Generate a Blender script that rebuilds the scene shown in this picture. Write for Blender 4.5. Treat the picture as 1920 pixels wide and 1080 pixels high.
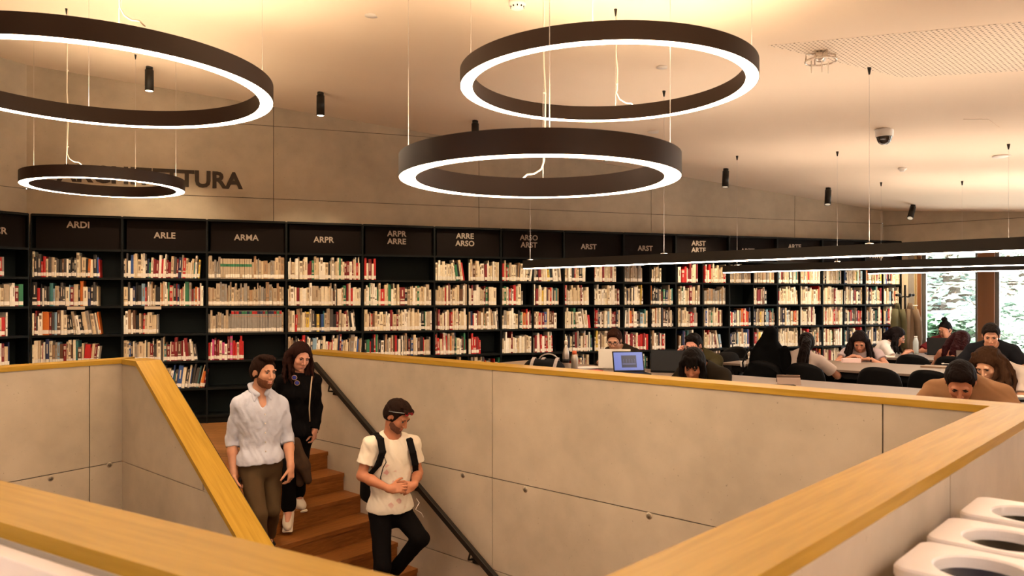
import bpy, bmesh, math, random
import numpy as np
from mathutils import Vector, Matrix, geometry

for _o in list(bpy.data.objects): bpy.data.objects.remove(_o)
SC = bpy.context.scene
COL = SC.collection
PI = math.pi

# ---------------------------------------------------------------- camera, world, exposure
EYE, FPX, HOR = 1.5, 1445.0, 562.0
cd = bpy.data.cameras.new('camera'); cam = bpy.data.objects.new('camera', cd); COL.objects.link(cam)
cam.location = (0, 0, EYE); cam.rotation_euler = (PI/2, 0, 0)
cd.sensor_width = 36; cd.lens = FPX/1920*36; cd.shift_y = (HOR-540)/1920
cd.clip_start = .05; cd.clip_end = 300
cd.dof.use_dof = True; cd.dof.focus_distance = 7.5; cd.dof.aperture_fstop = 4.0
SC.camera = cam
w = bpy.data.worlds.new('sky'); SC.world = w; w.use_nodes = True
bg = w.node_tree.nodes['Background']; bg.inputs[0].default_value = (.80, .92, 1, 1); bg.inputs[1].default_value = 5.0
vs = SC.view_settings; vs.view_transform = 'Standard'; vs.look = 'None'; vs.gamma = 1; vs.use_curve_mapping = False
vs.exposure = 1.25
SC.cycles.use_denoising = True
SC.cycles.max_bounces = 8; SC.cycles.diffuse_bounces = 4; SC.cycles.glossy_bounces = 3
SC.cycles.sample_clamp_indirect = 6
K_RING, K_BAR, K_SPOT = 15.0, 24.0, 78.0
WARM = (1.0, .74, .50)

def sun():
    l = bpy.data.lights.new('sun', 'SUN'); l.energy = 17; l.angle = .02; l.color = (1, .97, .9)
    o = bpy.data.objects.new('sun', l); COL.objects.link(o)
    o.rotation_euler = (math.radians(40), math.radians(8), math.radians(20))
sun()

# ---------------------------------------------------------------- geometry of the place
def ray(u, v=HOR): return np.array([(u-960)/FPX, 1, (HOR-v)/FPX])
def pix(u, v, Y):  r = ray(u, v)*Y; return np.array([r[0], r[1], EYE+r[2]])
def azd(a): return np.array([math.sin(math.radians(a)), math.cos(math.radians(a))])
A = azd(133.0); B = azd(43.0)             # stairwell / reading room grid
LW = azd(31.5); LC = azd(121.5)           # left part of the building
SD = azd(70.97)                           # book wall
def lint(P, d, Q, e):                     # intersection of lines in plan
    m = np.array([[d[0], -e[0]], [d[1], -e[1]]]); s = np.linalg.solve(m, np.array(Q)-np.array(P)); return np.array(P)+s[0]*np.array(d)
def uline(u, P, d):                       # where the sight line u meets line P+t*d ; returns t
    r = ray(u)[:2]; m = np.array([[d[0], -r[0]], [d[1], -r[1]]]); return np.linalg.solve(m, -np.array(P))[0]
R0 = np.array([-2.017, 7.79])             # on the stair side of the right parapet
def G(a, b): return R0+a*A+b*B            # a along the reading tables, b away from the parapet
def ub(u, b):                             # a-coordinate where sight line u meets line b
    return uline(u, R0+b*B, A)
ROT_A = math.atan2(A[1], A[0])
CAPH, CAPT = .985, .036                   # parapet cap top, thickness
SH0 = np.array([ray(57)[0], 1])*(44560/(5150-57))
UP = [57, 229, 388, 537, 680, 815, 940, 1058, 1170, 1268, 1368, 1458, 1543, 1623, 1691]
UPT = [uline(u, SH0, SD) for u in UP]
SN = np.array([-SD[1], SD[0]])            # into the wall
SDEP = .30; W0 = SH0+SN*SDEP              # wall plane behind shelves
ROW = .3317
def rowz(k): return EYE - (573.3-562)/51.1*ROW + (2-k)*ROW      # board under book row k
WC = W0+SD*uline(1655, W0, SD)            # corner with the window wall
CL = lint(W0, SD, SH0-LW*.02+np.array([-LW[1], LW[0]])*SDEP, LW) # corner with left wall
LW0 = SH0.copy()
def zat(u, v, P): Y = P[1]; return EYE+(HOR-v)/FPX*Y
P1 = W0+SD*uline(60, W0, SD); z1 = zat(60, 121.5, P1)
P2 = WC; z2 = zat(1655, 398, P2)
P3 = WC+A*uline(1915, WC, A); z3 = zat(1915, 390, P3)
_r = []; _z = []                            # ceiling plane: wall top line plus the ends of the lamp wires
for P, z in ((P1, z1), (P2, z2), (P3, z3)): _r += [[*P, 1]]*3; _z += [z]*3
for b_, u_, v_, k_ in ((1.95, 1630, 180, .35), (4.86, 1382, 295, 1), (4.86, 1570, 277, 1), (4.86, 1891, 265, 1), (6.9, 1652, 356, 1), (6.9, 1804, 349, 1)):
    _q = G(ub(u_, b_), b_); _r.append([_q[0]*k_, _q[1]*k_, k_]); _z.append(zat(u_, v_, _q)*k_)
CP = np.linalg.lstsq(np.array(_r), np.array(_z), rcond=None)[0]
def ceilz(x, y): return CP[0]*x+CP[1]*y+CP[2]
def onceil(u, v):
    r = ray(u, v); t = (CP[2]-EYE)/(r[2]-CP[0]*r[0]-CP[1]*r[1]); return np.array([r[0]*t, r[1]*t, EYE+r[2]*t])
print('ceiling', CP, 'corner', WC, CL, z1, z2, z3, 'ceil at cam', ceilz(0, 0))

# ---------------------------------------------------------------- materials
MATS = {}
def mat(name, col, rough=.6, metal=0, emit=None, estr=0, bump=0, bscale=40, var=0, vscale=4, spec=.4, trans=0, stretch=None, sheen=0):
    if name in MATS: return MATS[name]
    m = bpy.data.materials.new(name); m.use_nodes = True; nt = m.node_tree; b = nt.nodes['Principled BSDF']
    b.inputs['Base Color'].default_value = (*col, 1); b.inputs['Roughness'].default_value = rough
    b.inputs['Metallic'].default_value = metal; b.inputs['Specular IOR Level'].default_value = spec
    if sheen: b.inputs['Sheen Weight'].default_value = sheen
    if trans: b.inputs['Transmission Weight'].default_value = trans
    if emit: b.inputs['Emission Color'].default_value = (*emit, 1); b.inputs['Emission Strength'].default_value = estr
    tc = nt.nodes.new('ShaderNodeTexCoord'); mp = nt.nodes.new('ShaderNodeMapping'); nt.links.new(tc.outputs['Object'], mp.inputs[0])
    if stretch: mp.inputs['Scale'].default_value = stretch
    if var:
        n = nt.nodes.new('ShaderNodeTexNoise'); n.inputs['Scale'].default_value = vscale; n.inputs['Detail'].default_value = 6
        nt.links.new(mp.outputs[0], n.inputs[0])
        r = nt.nodes.new('ShaderNodeMapRange'); r.inputs[1].default_value = .3; r.inputs[2].default_value = .7; r.inputs[3].default_value = 1-var; r.inputs[4].default_value = 1+var
        nt.links.new(n.outputs[0], r.inputs[0])
        x = nt.nodes.new('ShaderNodeVectorMath'); x.operation = 'SCALE'; x.inputs[0].default_value = col; nt.links.new(r.outputs[0], x.inputs['Scale'])
        nt.links.new(x.outputs[0], b.inputs['Base Color'])
    if bump:
        n2 = nt.nodes.new('ShaderNodeTexNoise'); n2.inputs['Scale'].default_value = bscale; n2.inputs['Detail'].default_value = 4
        nt.links.new(mp.outputs[0], n2.inputs[0])
        bp = nt.nodes.new('ShaderNodeBump'); bp.inputs['Strength'].default_value = bump; bp.inputs['Distance'].default_value = .01
        nt.links.new(n2.outputs[0], bp.inputs['Height']); nt.links.new(bp.outputs[0], b.inputs['Normal'])
    MATS[name] = m; return m

def concrete(name, col):
    m = bpy.data.materials.new(name); m.use_nodes = True; nt = m.node_tree; b = nt.nodes['Principled BSDF']; L = nt.links.new
    tc = nt.nodes.new('ShaderNodeTexCoord')
    def noise(sc, det, lo, hi, a, c):
        n = nt.nodes.new('ShaderNodeTexNoise'); n.inputs['Scale'].default_value = sc; n.inputs['Detail'].default_value = det; L(tc.outputs['Object'], n.inputs[0])
        r = nt.nodes.new('ShaderNodeMapRange'); r.inputs[1].default_value = lo; r.inputs[2].default_value = hi; r.inputs[3].default_value = a; r.inputs[4].default_value = c; L(n.outputs[0], r.inputs[0]); return r.outputs[0], n
    a, _ = noise(1.1, 5, .35, .65, .86, 1.1); c, _ = noise(6, 6, .35, .65, .95, 1.05); d, nf = noise(60, 3, .70, .76, 1.0, .62)
    x = nt.nodes.new('ShaderNodeMath'); x.operation = 'MULTIPLY'; L(a, x.inputs[0]); L(c, x.inputs[1])
    y = nt.nodes.new('ShaderNodeMath'); y.operation = 'MULTIPLY'; L(x.outputs[0], y.inputs[0]); L(d, y.inputs[1])
    s = nt.nodes.new('ShaderNodeVectorMath'); s.operation = 'SCALE'; s.inputs[0].default_value = col; L(y.outputs[0], s.inputs['Scale']); L(s.outputs[0], b.inputs['Base Color'])
    b.inputs['Roughness'].default_value = .62; b.inputs['Specular IOR Level'].default_value = .35
    bp = nt.nodes.new('ShaderNodeBump'); bp.inputs['Strength'].default_value = .12; bp.inputs['Distance'].default_value = .01; L(_.outputs[0], bp.inputs['Height']); L(bp.outputs[0], b.inputs['Normal'])
    return m
def wood(name, c1, c2, sc=(1.2, 14, 14), rough=.42, planks=0, rot=0):
    m = bpy.data.materials.new(name); m.use_nodes = True; nt = m.node_tree; b = nt.nodes['Principled BSDF']; L = nt.links.new
    tc = nt.nodes.new('ShaderNodeTexCoord'); mp = nt.nodes.new('ShaderNodeMapping'); mp.inputs['Scale'].default_value = sc; mr = nt.nodes.new('ShaderNodeMapping'); mr.inputs['Rotation'].default_value = (0, 0, rot); L(tc.outputs['Object'], mr.inputs[0]); L(mr.outputs[0], mp.inputs[0])
    n = nt.nodes.new('ShaderNodeTexNoise'); n.inputs['Scale'].default_value = 5; n.inputs['Detail'].default_value = 8; n.inputs['Distortion'].default_value = .6; L(mp.outputs[0], n.inputs[0])
    r = nt.nodes.new('ShaderNodeValToRGB'); r.color_ramp.elements[0].position = .32; r.color_ramp.elements[1].position = .68
    r.color_ramp.elements[0].color = (*c1, 1); r.color_ramp.elements[1].color = (*c2, 1); L(n.outputs[0], r.inputs[0])
    out = r.outputs[0]
    if planks:
        bt = nt.nodes.new('ShaderNodeTexBrick'); bt.inputs['Scale'].default_value = 1; bt.inputs['Brick Width'].default_value = 1.7; bt.inputs['Row Height'].default_value = planks
        bt.inputs['Mortar Size'].default_value = .003; bt.inputs['Color1'].default_value = (1, 1, 1, 1); bt.inputs['Color2'].default_value = (.72, .72, .72, 1); bt.inputs['Mortar'].default_value = (.25, .2, .15, 1)
        L(tc.outputs['Object'], bt.inputs[0]); mx = nt.nodes.new('ShaderNodeMix'); mx.data_type = 'RGBA'; mx.blend_type = 'MULTIPLY'; mx.inputs[0].default_value = 1
        L(out, mx.inputs[6]); L(bt.outputs[0], mx.inputs[7]); out = mx.outputs[2]
    L(out, b.inputs['Base Color']); b.inputs['Roughness'].default_value = rough; b.inputs['Specular IOR Level'].default_value = .15
    return m
M_CONC = concrete('concrete', (.475, .40, .305)); M_CONCD = mat('joint_concrete', (.13, .11, .09), .9)
OAK = ((.36, .205, .022), (.45, .265, .036))
rot_of = lambda d: -math.atan2(d[1], d[0])
M_CAP = wood('oak_cap', *OAK, sc=(.5, 9, 9), rot=rot_of(A)); M_CAPB = wood('oak_cap_b', *OAK, sc=(.5, 9, 9), rot=rot_of(B)); M_CAPC = wood('oak_cap_c', *OAK, sc=(.5, 9, 9), rot=rot_of(LC)); M_CAPL = wood('oak_cap_l', *OAK, sc=(.5, 9, 9), rot=rot_of(LW))
M_STEP = wood('stair_oak', (.185, .062, .013), (.275, .10, .024), sc=(14, 1.2, 14))
M_FLOOR = wood('floor_oak', (.21, .09, .028), (.30, .135, .045), sc=(1.5, 10, 1), planks=.16)
M_CEIL = mat('ceiling_paint', (.80, .665, .53), .85, var=.02, vscale=1)
M_BLACKST = mat('black_steel', (.016, .013, .010), .45, spec=.3)
M_RINGB = mat('ring_body', (.028, .015, .011), .5, spec=.3)
M_SHELF = mat('shelf_black', (.0055, .0065, .0065), .5, spec=.15)
M_SIGN = mat('sign_brown', (.007, .004, .0032), .7, spec=.1)
M_LET = mat('sign_letter', (.36, .29, .24), .6)
M_WLET = mat('wall_letter', (.05, .035, .025), .7)
M_LED = mat('led_diffuser', (1, 1, 1), .5, emit=(1.0, .76, .52), estr=K_RING)
M_UP = mat('led_uplight', (1, 1, 1), .5, emit=(1.0, .74, .47), estr=K_RING*1.6)
M_LEDN = mat('led_diffuser_neutral', (1, 1, 1), .5, emit=(1.0, .87, .80), estr=K_RING*2.1)
M_BARUP = mat('bar_uplight', (1, 1, 1), .5, emit=(1.0, .80, .62), estr=K_BAR*.95)
M_BARLED = mat('bar_diffuser', (1, 1, 1), .5, emit=(1.0, .82, .64), estr=K_BAR)
M_WHITEP = mat('white_plastic', (.78, .72, .66), .35, bump=.02)
M_WIRE = mat('steel_wire', (.55, .5, .45), .35, metal=.6)
M_CABLE = mat('clear_cable', (.85, .78, .68), .3)
M_TABLE = mat('table_top', (.20, .140, .100), .5, var=.05, vscale=3)
M_BLK = mat('black_plastic', (.004, .0035, .0035), .5, spec=.15)
M_GLASS = None
def glassmat():
    m = bpy.data.materials.new('window_glass'); m.use_nodes = True; nt = m.node_tree; nt.nodes.remove(nt.nodes['Principled BSDF'])
    t = nt.nodes.new('ShaderNodeBsdfTransparent'); g = nt.nodes.new('ShaderNodeBsdfGlossy'); g.inputs['Roughness'].default_value = .02
    mx = nt.nodes.new('ShaderNodeMixShader'); mx.inputs[0].default_value = .06; nt.links.new(t.outputs[0], mx.inputs[1]); nt.links.new(g.outputs[0], mx.inputs[2])
    nt.links.new(mx.outputs[0], nt.nodes['Material Output'].inputs[0]); return m
M_GLASS = glassmat()

# ---------------------------------------------------------------- mesh building helpers
class MB:
    def __init__(s): s.v = []; s.f = []; s.m = []; s.mats = []; s.smooth = []
    def mi(s, m):
        if m is None: return 0
        if m not in s.mats: s.mats.append(m)
        return s.mats.index(m)
    def add(s, vs, fs, m=None, smooth=False):
        n = len(s.v); s.v += [tuple(map(float, p)) for p in vs]; k = s.mi(m)
        for f in fs: s.f.append(tuple(n+i for i in f)); s.m.append(k); s.smooth.append(smooth)
        return s
    def box(s, x0, y0, z0, x1, y1, z1, m=None, M=None, bev=0):
        if bev:
            bm = bmesh.new(); bmesh.ops.create_cube(bm, size=1)
            for v in bm.verts: v.co = Vector(((x0+x1)/2+v.co.x*(x1-x0), (y0+y1)/2+v.co.y*(y1-y0), (z0+z1)/2+v.co.z*(z1-z0)))
            bmesh.ops.bevel(bm, geom=list(bm.edges), offset=bev, segments=2, profile=.5, affect='EDGES'); bm.verts.index_update()
            vs = [v.co.copy() for v in bm.verts]; fs = [[v.index for v in f.verts] for f in bm.faces]; bm.free()
        else:
            vs = [Vector(p) for p in ((x0, y0, z0), (x1, y0, z0), (x1, y1, z0), (x0, y1, z0), (x0, y0, z1), (x1, y0, z1), (x1, y1, z1), (x0, y1, z1))]
            fs = [(0, 3, 2, 1), (4, 5, 6, 7), (0, 1, 5, 4), (1, 2, 6, 5), (2, 3, 7, 6), (3, 0, 4, 7)]
        if M is not None: vs = [M @ v for v in vs]
        return s.add(vs, fs, m)
    def tube(s, pts, r, n=8, m=None, closed=False):
        pts = [Vector(p) for p in pts]; rs = r if isinstance(r, (list, tuple)) else [r]*len(pts); rings = []; up = None
        for i, p in enumerate(pts):
            a = pts[i-1] if i or closed else p; b = pts[(i+1) % len(pts)] if i < len(pts)-1 or closed else p
            d = (b-a).normalized()
            if up is None: up = d.orthogonal().normalized()
            up = (up-d*up.dot(d)); up = up.normalized() if up.length > 1e-6 else d.orthogonal().normalized(); sd = d.cross(up)
            rings.append([p+(up*math.cos(2*PI*k/n)+sd*math.sin(2*PI*k/n))*rs[i] for k in range(n)])
        vs = [q for rg in rings for q in rg]; fs = []; L = len(pts)
        for i in range(L if closed else L-1):
            j = (i+1) % L
            for k in range(n): fs.append((i*n+k, i*n+(k+1) % n, j*n+(k+1) % n, j*n+k))
        if not closed: fs += [tuple(range(n))[::-1], tuple((L-1)*n+k for k in range(n))]
        return s.add(vs, fs, m, True)
    def lathe(s, prof, n=24, m=None, M=None, smooth=True):   # prof: (r,z)
        vs = []; fs = []
        for r, z in prof:
            for k in range(n): vs.append(Vector((r*math.cos(2*PI*k/n), r*math.sin(2*PI*k/n), z)))
        for i in range(len(prof)-1):
            for k in range(n): fs.append((i*n+k, i*n+(k+1) % n, (i+1)*n+(k+1) % n, (i+1)*n+k))
        fs.append(tuple(range(n))[::-1]); fs.append(tuple((len(prof)-1)*n+k for k in range(n)))
        if M is not None: vs = [M @ v for v in vs]
        return s.add(vs, fs, m, smooth)
    def ell(s, c, r, n=16, m=None, M=None):
        prof = []; vs = []; fs = []; h = n//2
        for i in range(1, h):
            t = PI*i/h
            for k in range(n): vs.append(Vector((c[0]+r[0]*math.sin(t)*math.cos(2*PI*k/n), c[1]+r[1]*math.sin(t)*math.sin(2*PI*k/n), c[2]-r[2]*math.cos(t))))
        for i in range(h-2):
            for k in range(n): fs.append((i*n+k, i*n+(k+1) % n, (i+1)*n+(k+1) % n, (i+1)*n+k))
        b = len(vs); vs += [Vector((c[0], c[1], c[2]-r[2])), Vector((c[0], c[1], c[2]+r[2]))]
        for k in range(n): fs += [(b, (k+1) % n, k), (b+1, (h-2)*n+k, (h-2)*n+(k+1) % n)]
        if M is not None: vs = [M @ v for v in vs]
        return s.add(vs, fs, m, True)
    def prism(s, poly, z0, z1, m=None, M=None):    # poly in xy; z values or functions
        n = len(poly); f0 = z0 if callable(z0) else (lambda x, y: z0); f1 = z1 if callable(z1) else (lambda x, y: z1)
        vs = [Vector((p[0], p[1], f0(*p))) for p in poly]+[Vector((p[0], p[1], f1(*p))) for p in poly]
        fs = [tuple(range(n))[::-1], tuple(range(n, 2*n))]+[(i, (i+1) % n, n+(i+1) % n, n+i) for i in range(n)]
        if M is not None: vs = [M @ v for v in vs]
        return s.add(vs, fs, m)
    def build(s, name, m=None, parent=None, loc=None, rotz=0):
        me = bpy.data.meshes.new(name); me.from_pydata(s.v, [], s.f)
        for x in (s.mats or [m]): me.materials.append(x)
        if s.mats: me.polygons.foreach_set('material_index', s.m)
        me.polygons.foreach_set('use_smooth', s.smooth); me.update()
        bm = bmesh.new(); bm.from_mesh(me); bmesh.ops.recalc_face_normals(bm, faces=bm.faces); bm.to_mesh(me); bm.free()
        o = bpy.data.objects.new(name, me); COL.objects.link(o)
        if parent is not None: o.parent = parent
        if loc is not None: o.location = tuple(map(float, loc))
        o.rotation_euler = (0, 0, rotz); return o
def tag(o, label=None, cat=None, group=None, kind=None):
    if label: o['label'] = label
    if cat: o['category'] = cat
    if group: o['group'] = group
    if kind: o['kind'] = kind
    return o
def thing(name, label, cat, loc=(0, 0, 0), rotz=0, group=None):
    o = bpy.data.objects.new(name, None); COL.objects.link(o); o.location = tuple(map(float, loc)); o.rotation_euler = (0, 0, rotz)
    o.empty_display_size = .1
    return tag(o, label, cat, group)
def struct(o, label=None):
    o['kind'] = 'structure'
    if label: o['label'] = label
    return o
def text_mb(txt, size, m, depth=.004, bold=.0, align='CENTER', M=None, spacing=1.0, line=1.0):
    cu = bpy.data.curves.new('t', 'FONT'); cu.body = txt; cu.size = size; cu.extrude = depth; cu.offset = bold; cu.align_x = align; cu.align_y = 'CENTER'
    cu.space_character = spacing; cu.space_line = line; cu.resolution_u = 3
    o = bpy.data.objects.new('t', cu); COL.objects.link(o); bpy.context.view_layer.update()
    me = bpy.data.meshes.new_from_object(o.evaluated_get(bpy.context.evaluated_depsgraph_get()))
    R = Matrix.Rotation(PI/2, 4, 'X'); T = (M @ R) if M is not None else R
    b = MB(); b.add([T @ v.co for v in me.vertices], [tuple(p.vertices) for p in me.polygons], m)
    bpy.data.objects.remove(o); bpy.data.meshes.remove(me); bpy.data.curves.remove(cu); return b

# ---------------------------------------------------------------- setting: walls
def panel_wall(name, P, d, L, us, zs, ztop, nrm_side, thick=.18, parent=None, m=M_CONC, holes=()):
    """wall starting at plan point P along d; visible face on line; body goes to side nrm_side (unit vec). us: vertical joints, zs: horizontal joints"""
    g = .004; mb = MB(); n = np.array(nrm_side)
    us = [0]+list(us)+[L]
    def pt(t, off): q = np.array(P)+np.array(d)*t+n*off; return q
    for i in range(len(us)-1):
        a, b = us[i]+(g if i else 0), us[i+1]-(g if i < len(us)-2 else 0)
        zz = list(zs)
        for j in range(len(zz)-1):
            lo = zz[j]+(g if j else 0); last = j == len(zz)-2; hi = zz[j+1]-g
            pts = [pt(a, 0), pt(b, 0), pt(b, .012), pt(a, .012)]
            f1 = (lambda x, y: ztop(x, y)) if last else hi
            mb.prism([tuple(p) for p in pts], lo, f1, m)
    pts = [pt(0, .010), pt(L, .010), pt(L, thick), pt(0, thick)]
    mb.prism([tuple(p) for p in pts], zs[0], (lambda x, y: ztop(x, y)-.0005), M_CONCD)
    o = mb.build(name, parent=parent)
    if parent is None: struct(o)
    for (t, z) in holes:
        q = pt(t, -.0015); h = MB()
        rot = Matrix.Translation((q[0], q[1], z)) @ Matrix.Rotation(math.atan2(n[1], n[0]), 4, 'Z') @ Matrix.Rotation(PI/2, 4, 'Y')
        h.lathe([(.024, 0), (.022, .003), (.015, .003), (.012, .002)], 20, M_CONCD if False else m, rot)
        h.lathe([(.0145, -.0006), (.0145, .0028)], 16, mat('hole_shade', (.20, .165, .12), .8), rot @ Matrix.Translation((0, 0, -.0002)))  # darker flush disc stands in for the shade inside the tie-hole recess
        h.build('tie_hole', parent=o)
    return o
ztopc = lambda x, y: ceilz(x, y)
def zz(u, v, P, d): t = uline(u, P, d); q = P+d*t; return EYE+(HOR-v)/FPX*q[1]
back_us = [uline(u, W0, SD)-uline(57, W0, SD) for u in (513, 898, 1221, 1490)]
Ls = uline(57, W0, SD); PB = CL
tB = lambda u: float((W0+SD*uline(u, W0, SD)-CL)@SD)
zj2 = zz(640, 378, W0, SD); zj1 = zz(640, 245.5, W0, SD)
panel_wall('wall_back', CL, SD, float((WC-CL)@SD), [tB(u) for u in (513, 898, 1221, 1490)], [-.1, .9, zj2, zj1, 9], ztopc, SN, .25)
LN = np.array([-LW[1], LW[0]])
panel_wall('wall_left', CL, -LW, 13, [2.6, 5.2, 7.8], [-.1, .9, zj2, zj1, 9], ztopc, LN, .25)
# window wall
WT = lambda u: uline(u, WC, A)
tw0, tw1, tm0, tm1 = WT(1728), WT(1833), WT(1833), WT(1865)
AN = B                                     # outward
ZW = 2.32
zw_j = zz(1657, 424, WC, A)
WL = 7.6
def wseg(name, t0, t1, zb, zt, joints=()):
    return panel_wall(name, WC+A*t0, A, t1-t0, [], [zb]+list(joints)+[9], zt if callable(zt) else (lambda x, y: zt), AN, .3)
wseg('wall_right', 0, tw0, -.1, ztopc, (zw_j,))
wseg('wall_window_head', tw0, WL, ZW, ztopc, (zw_j,))
# far room walls, closing the hall behind and beside the camera
E1 = WC+A*WL; E2 = E1-B*13.0; E3 = CL-LW*13.0
def plain_wall(name, p, q, side):
    p = np.array(p); q = np.array(q); d = (q-p); L = np.linalg.norm(d); d = d/L; n = np.array([-d[1], d[0]])*side
    mb = MB(); mb.prism([tuple(p), tuple(q), tuple(q+n*.2), tuple(p+n*.2)], -.1, ztopc, M_CONC); return struct(mb.build(name))
plain_wall('wall_east', E1, E2, 1 if np.cross(E2-E1, WC-E1) < 0 else -1)
plain_wall('wall_south', E2, E3, 1 if np.cross(E3-E2, WC-E2) < 0 else -1)
# windows
wood_d = mat('mullion_wood', (.17, .065, .02), .5, var=.15, vscale=6, stretch=(1, 1, .1))
alu = mat('frame_grey', (.12, .11, .10), .4, metal=.5)
wn = 1; t = tw0; pw = tw1-tw0; mw = tm1-tm0
while t < WL-pw-.2:
    q = WC+A*t
    e = struct(bpy.data.objects.new('window_%d' % wn, None)); COL.objects.link(e); e.location = (q[0], q[1], 0); e.rotation_euler = (0, 0, ROT_A)
    f = MB(); f.box(0, .04, 0, .055, .12, ZW, alu); f.box(pw-.04, .04, 0, pw, .12, ZW, alu); f.box(0, .04, 0, pw, .12, .05, alu); f.box(0, .04, ZW-.05, pw, .12, ZW, alu)
    f.build('window_frame', parent=e)
    g = MB(); g.box(.05, .07, .04, pw-.03, .078, ZW-.04, M_GLASS); g.build('pane', parent=e)
    p = MB(); p.box(pw, -.02, 0, pw+mw, .22, ZW, wood_d, bev=.006); p.build('mullion', parent=e)
    if wn == 1:
        j = MB(); j.box(-.06, -.03, 0, 0, .1, ZW, wood_d, bev=.004); j.build('jamb', parent=e)
        j = MB(); j.box(-.20, -.015, 0, -.115, .05, ZW, mat('blind_rail', (.30, .28, .26), .4, metal=.4), bev=.004); j.box(-.10, -.02, 0, -.075, .06, ZW, mat('brass_strip', (.55, .42, .2), .35, metal=.8)); j.build('side_rail', parent=e)
        hb = MB(); hb.tube([(-.16, -.015, 1.40), (-.16, -.075, 1.40), (-.04, -.08, 1.405)], .011, 8, M_WHITEP); hb.build('window_handle', parent=e)
    t += pw+mw; wn += 1
# ceiling slab
cp = [CL-LW*13-B*1, CL+LN*.3-SD*.3, CL+SN*.3-LW*0, WC+SN*.3+A*.1, WC+AN*.3, E1+AN*.3+A*.3, E2+A*.3-B*.3]
hull = [CL+LN*.25+SN*.25, WC+SN*.3+AN*.05, E1+AN*.3+A*.2, E2-B*.3+A*.2, E3-B*.3-A*.4]
cb = MB(); cb.prism([tuple(p) for p in hull], ztopc, lambda x, y: ceilz(x, y)+.2, M_CEIL); struct(cb.build('ceiling'))
# floor with the stairwell opening
nl0 = np.array([ray(0)[0], 1])*(.515*FPX/341); nln = LC       # near left parapet inner line
br0 = np.array([ray(1500)[0], 1])*(.515*FPX/360)              # near right parapet inner line (dir B)
N = lint(nl0, LC, br0, B); D = lint(br0, B, R0, A)
Lc = np.array([ray(229)[0], 1])*(.55*FPX/118.9)
Wl = lint(Lc, LW, nl0, LC)
LAND = .2675; STW = 1.54; RUN, RISE = .273, .165
bL = float((Lc-R0)@B); aL = float((Lc-R0)@A)
hole = [tuple(N), tuple(D), tuple(G(LAND, 0)), tuple(G(LAND, bL)), tuple(G(aL, bL)), tuple(Wl)]
fl = [Vector((*p, 0)) for p in hull]; ho = [Vector((*p, 0)) for p in hole]
tris = geometry.tessellate_polygon([fl, ho]); allv = fl+ho
fb = MB(); fb.add([(v.x, v.y, 0) for v in allv], tris, M_FLOOR); fb.add([(v.x, v.y, -.06) for v in allv], [t[::-1] for t in tris], M_FLOOR)
struct(fb.build('floor'))
lf = MB(); lf.prism([tuple(p) for p in hull], -4.3, -4.2, M_FLOOR); struct(lf.build('floor_lower'))
# ---------------------------------------------------------------- parapets
def rect(P, d, L, n, w): P = np.array(P); return [tuple(P), tuple(P+d*L), tuple(P+d*L+n*w), tuple(P+n*w)]
TH = .19
def cap(name, poly, label):
    mb = MB(); n = len(poly)
    mb.prism(poly, CAPH-CAPT, CAPH, M_CAP); o = mb.build(name); return o
wall_top = lambda x, y: CAPH-CAPT
# long right parapet
aS = -.12; LA = float((D-R0)@A)-aS
TA = lambda u: ub(u, 0)-aS
zg, zg2, zg3 = .10, -.18, -.62
panel_wall('wall_stair_right', G(aS, 0), A, LA, [TA(923), TA(1655)], [-4.2, -1.9, zg3, zg, 9], wall_top, B, TH, holes=[(TA(868), zg-.03), (TA(985), zg-.03), (TA(1217), zg-.02)])
# near right
LB = float((D-N)@B)
panel_wall('wall_stair_near_right', N, B, LB+.0, [1.2, 2.6], [-4.2, -1.9, zg3, zg, 9], wall_top, A, TH-.01)
# outer faces for near right: its own panel skin seen above the bins
panel_wall('wall_parapet_outer_right', N+A*(TH+.012), B, LB+TH, [1.75], [0, 9], wall_top, -A, .012)
# left wall and near left
LLen = float((Lc-Wl)@LW)
panel_wall('wall_stair_left', Lc, -LW, LLen, [float((Lc-(Lc-LW*0))@LW)+abs(uline(168, Lc, LW)), 2.3, 3.9], [-4.2, -1.9, zg3, zg, 9], wall_top, LN, TH, holes=[(abs(uline(95, Lc, LW)), zg-.03), (abs(uline(205, Lc, LW)), zg-.01)])
NLn = -LW
panel_wall('wall_stair_near_left', Wl, LC, float((N-Wl)@LC), [1.6], [-4.2, -1.9, zg3, zg, 9], wall_top, NLn, TH)
panel_wall('wall_parapet_outer_left', Wl+NLn*(TH+.012), LC, float((N-Wl)@LC), [2.9], [0, .80, 9], wall_top, -NLn, .012)
ov = .008
# caps: mitred strips
def miter_cap(name, inner, dirs, nrm, wd=.208):
    pass
oA0, oA1 = G(aS-ov, wdA := .208-.01), None
Di = D-A*ov-B*ov; Do = lint(G(0, .20), A, N+A*.20, B)
mb = MB(); mb.prism([tuple(G(aS-ov, -ov)), tuple(Di), tuple(Do), tuple(G(aS-ov, .20))], CAPH-CAPT, CAPH, M_CAP)
c1 = struct(mb.build('trim_1'), 'oak cap along the long parapet beside the stairs')
Ni = lint(N-A*ov, B, nl0-NLn*ov, LC); No = lint(N+A*.20, B, nl0+NLn*.20, LC)
mb = MB(); mb.prism([tuple(Ni), tuple(Di), tuple(Do), tuple(No)], CAPH-CAPT, CAPH, M_CAPB); c2 = struct(mb.build('trim_2'), 'oak cap of the near right parapet')
Wi = lint(nl0-NLn*ov, LC, Lc+(-LN)*ov, LW); Wo = lint(nl0+NLn*.20, LC, Lc+LN*.20, LW)
mb = MB(); mb.prism([tuple(Wi), tuple(Ni), tuple(No), tuple(Wo)], CAPH-CAPT, CAPH, M_CAPC); c3 = struct(mb.build('trim_3'), 'oak cap of the near left parapet')
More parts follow.
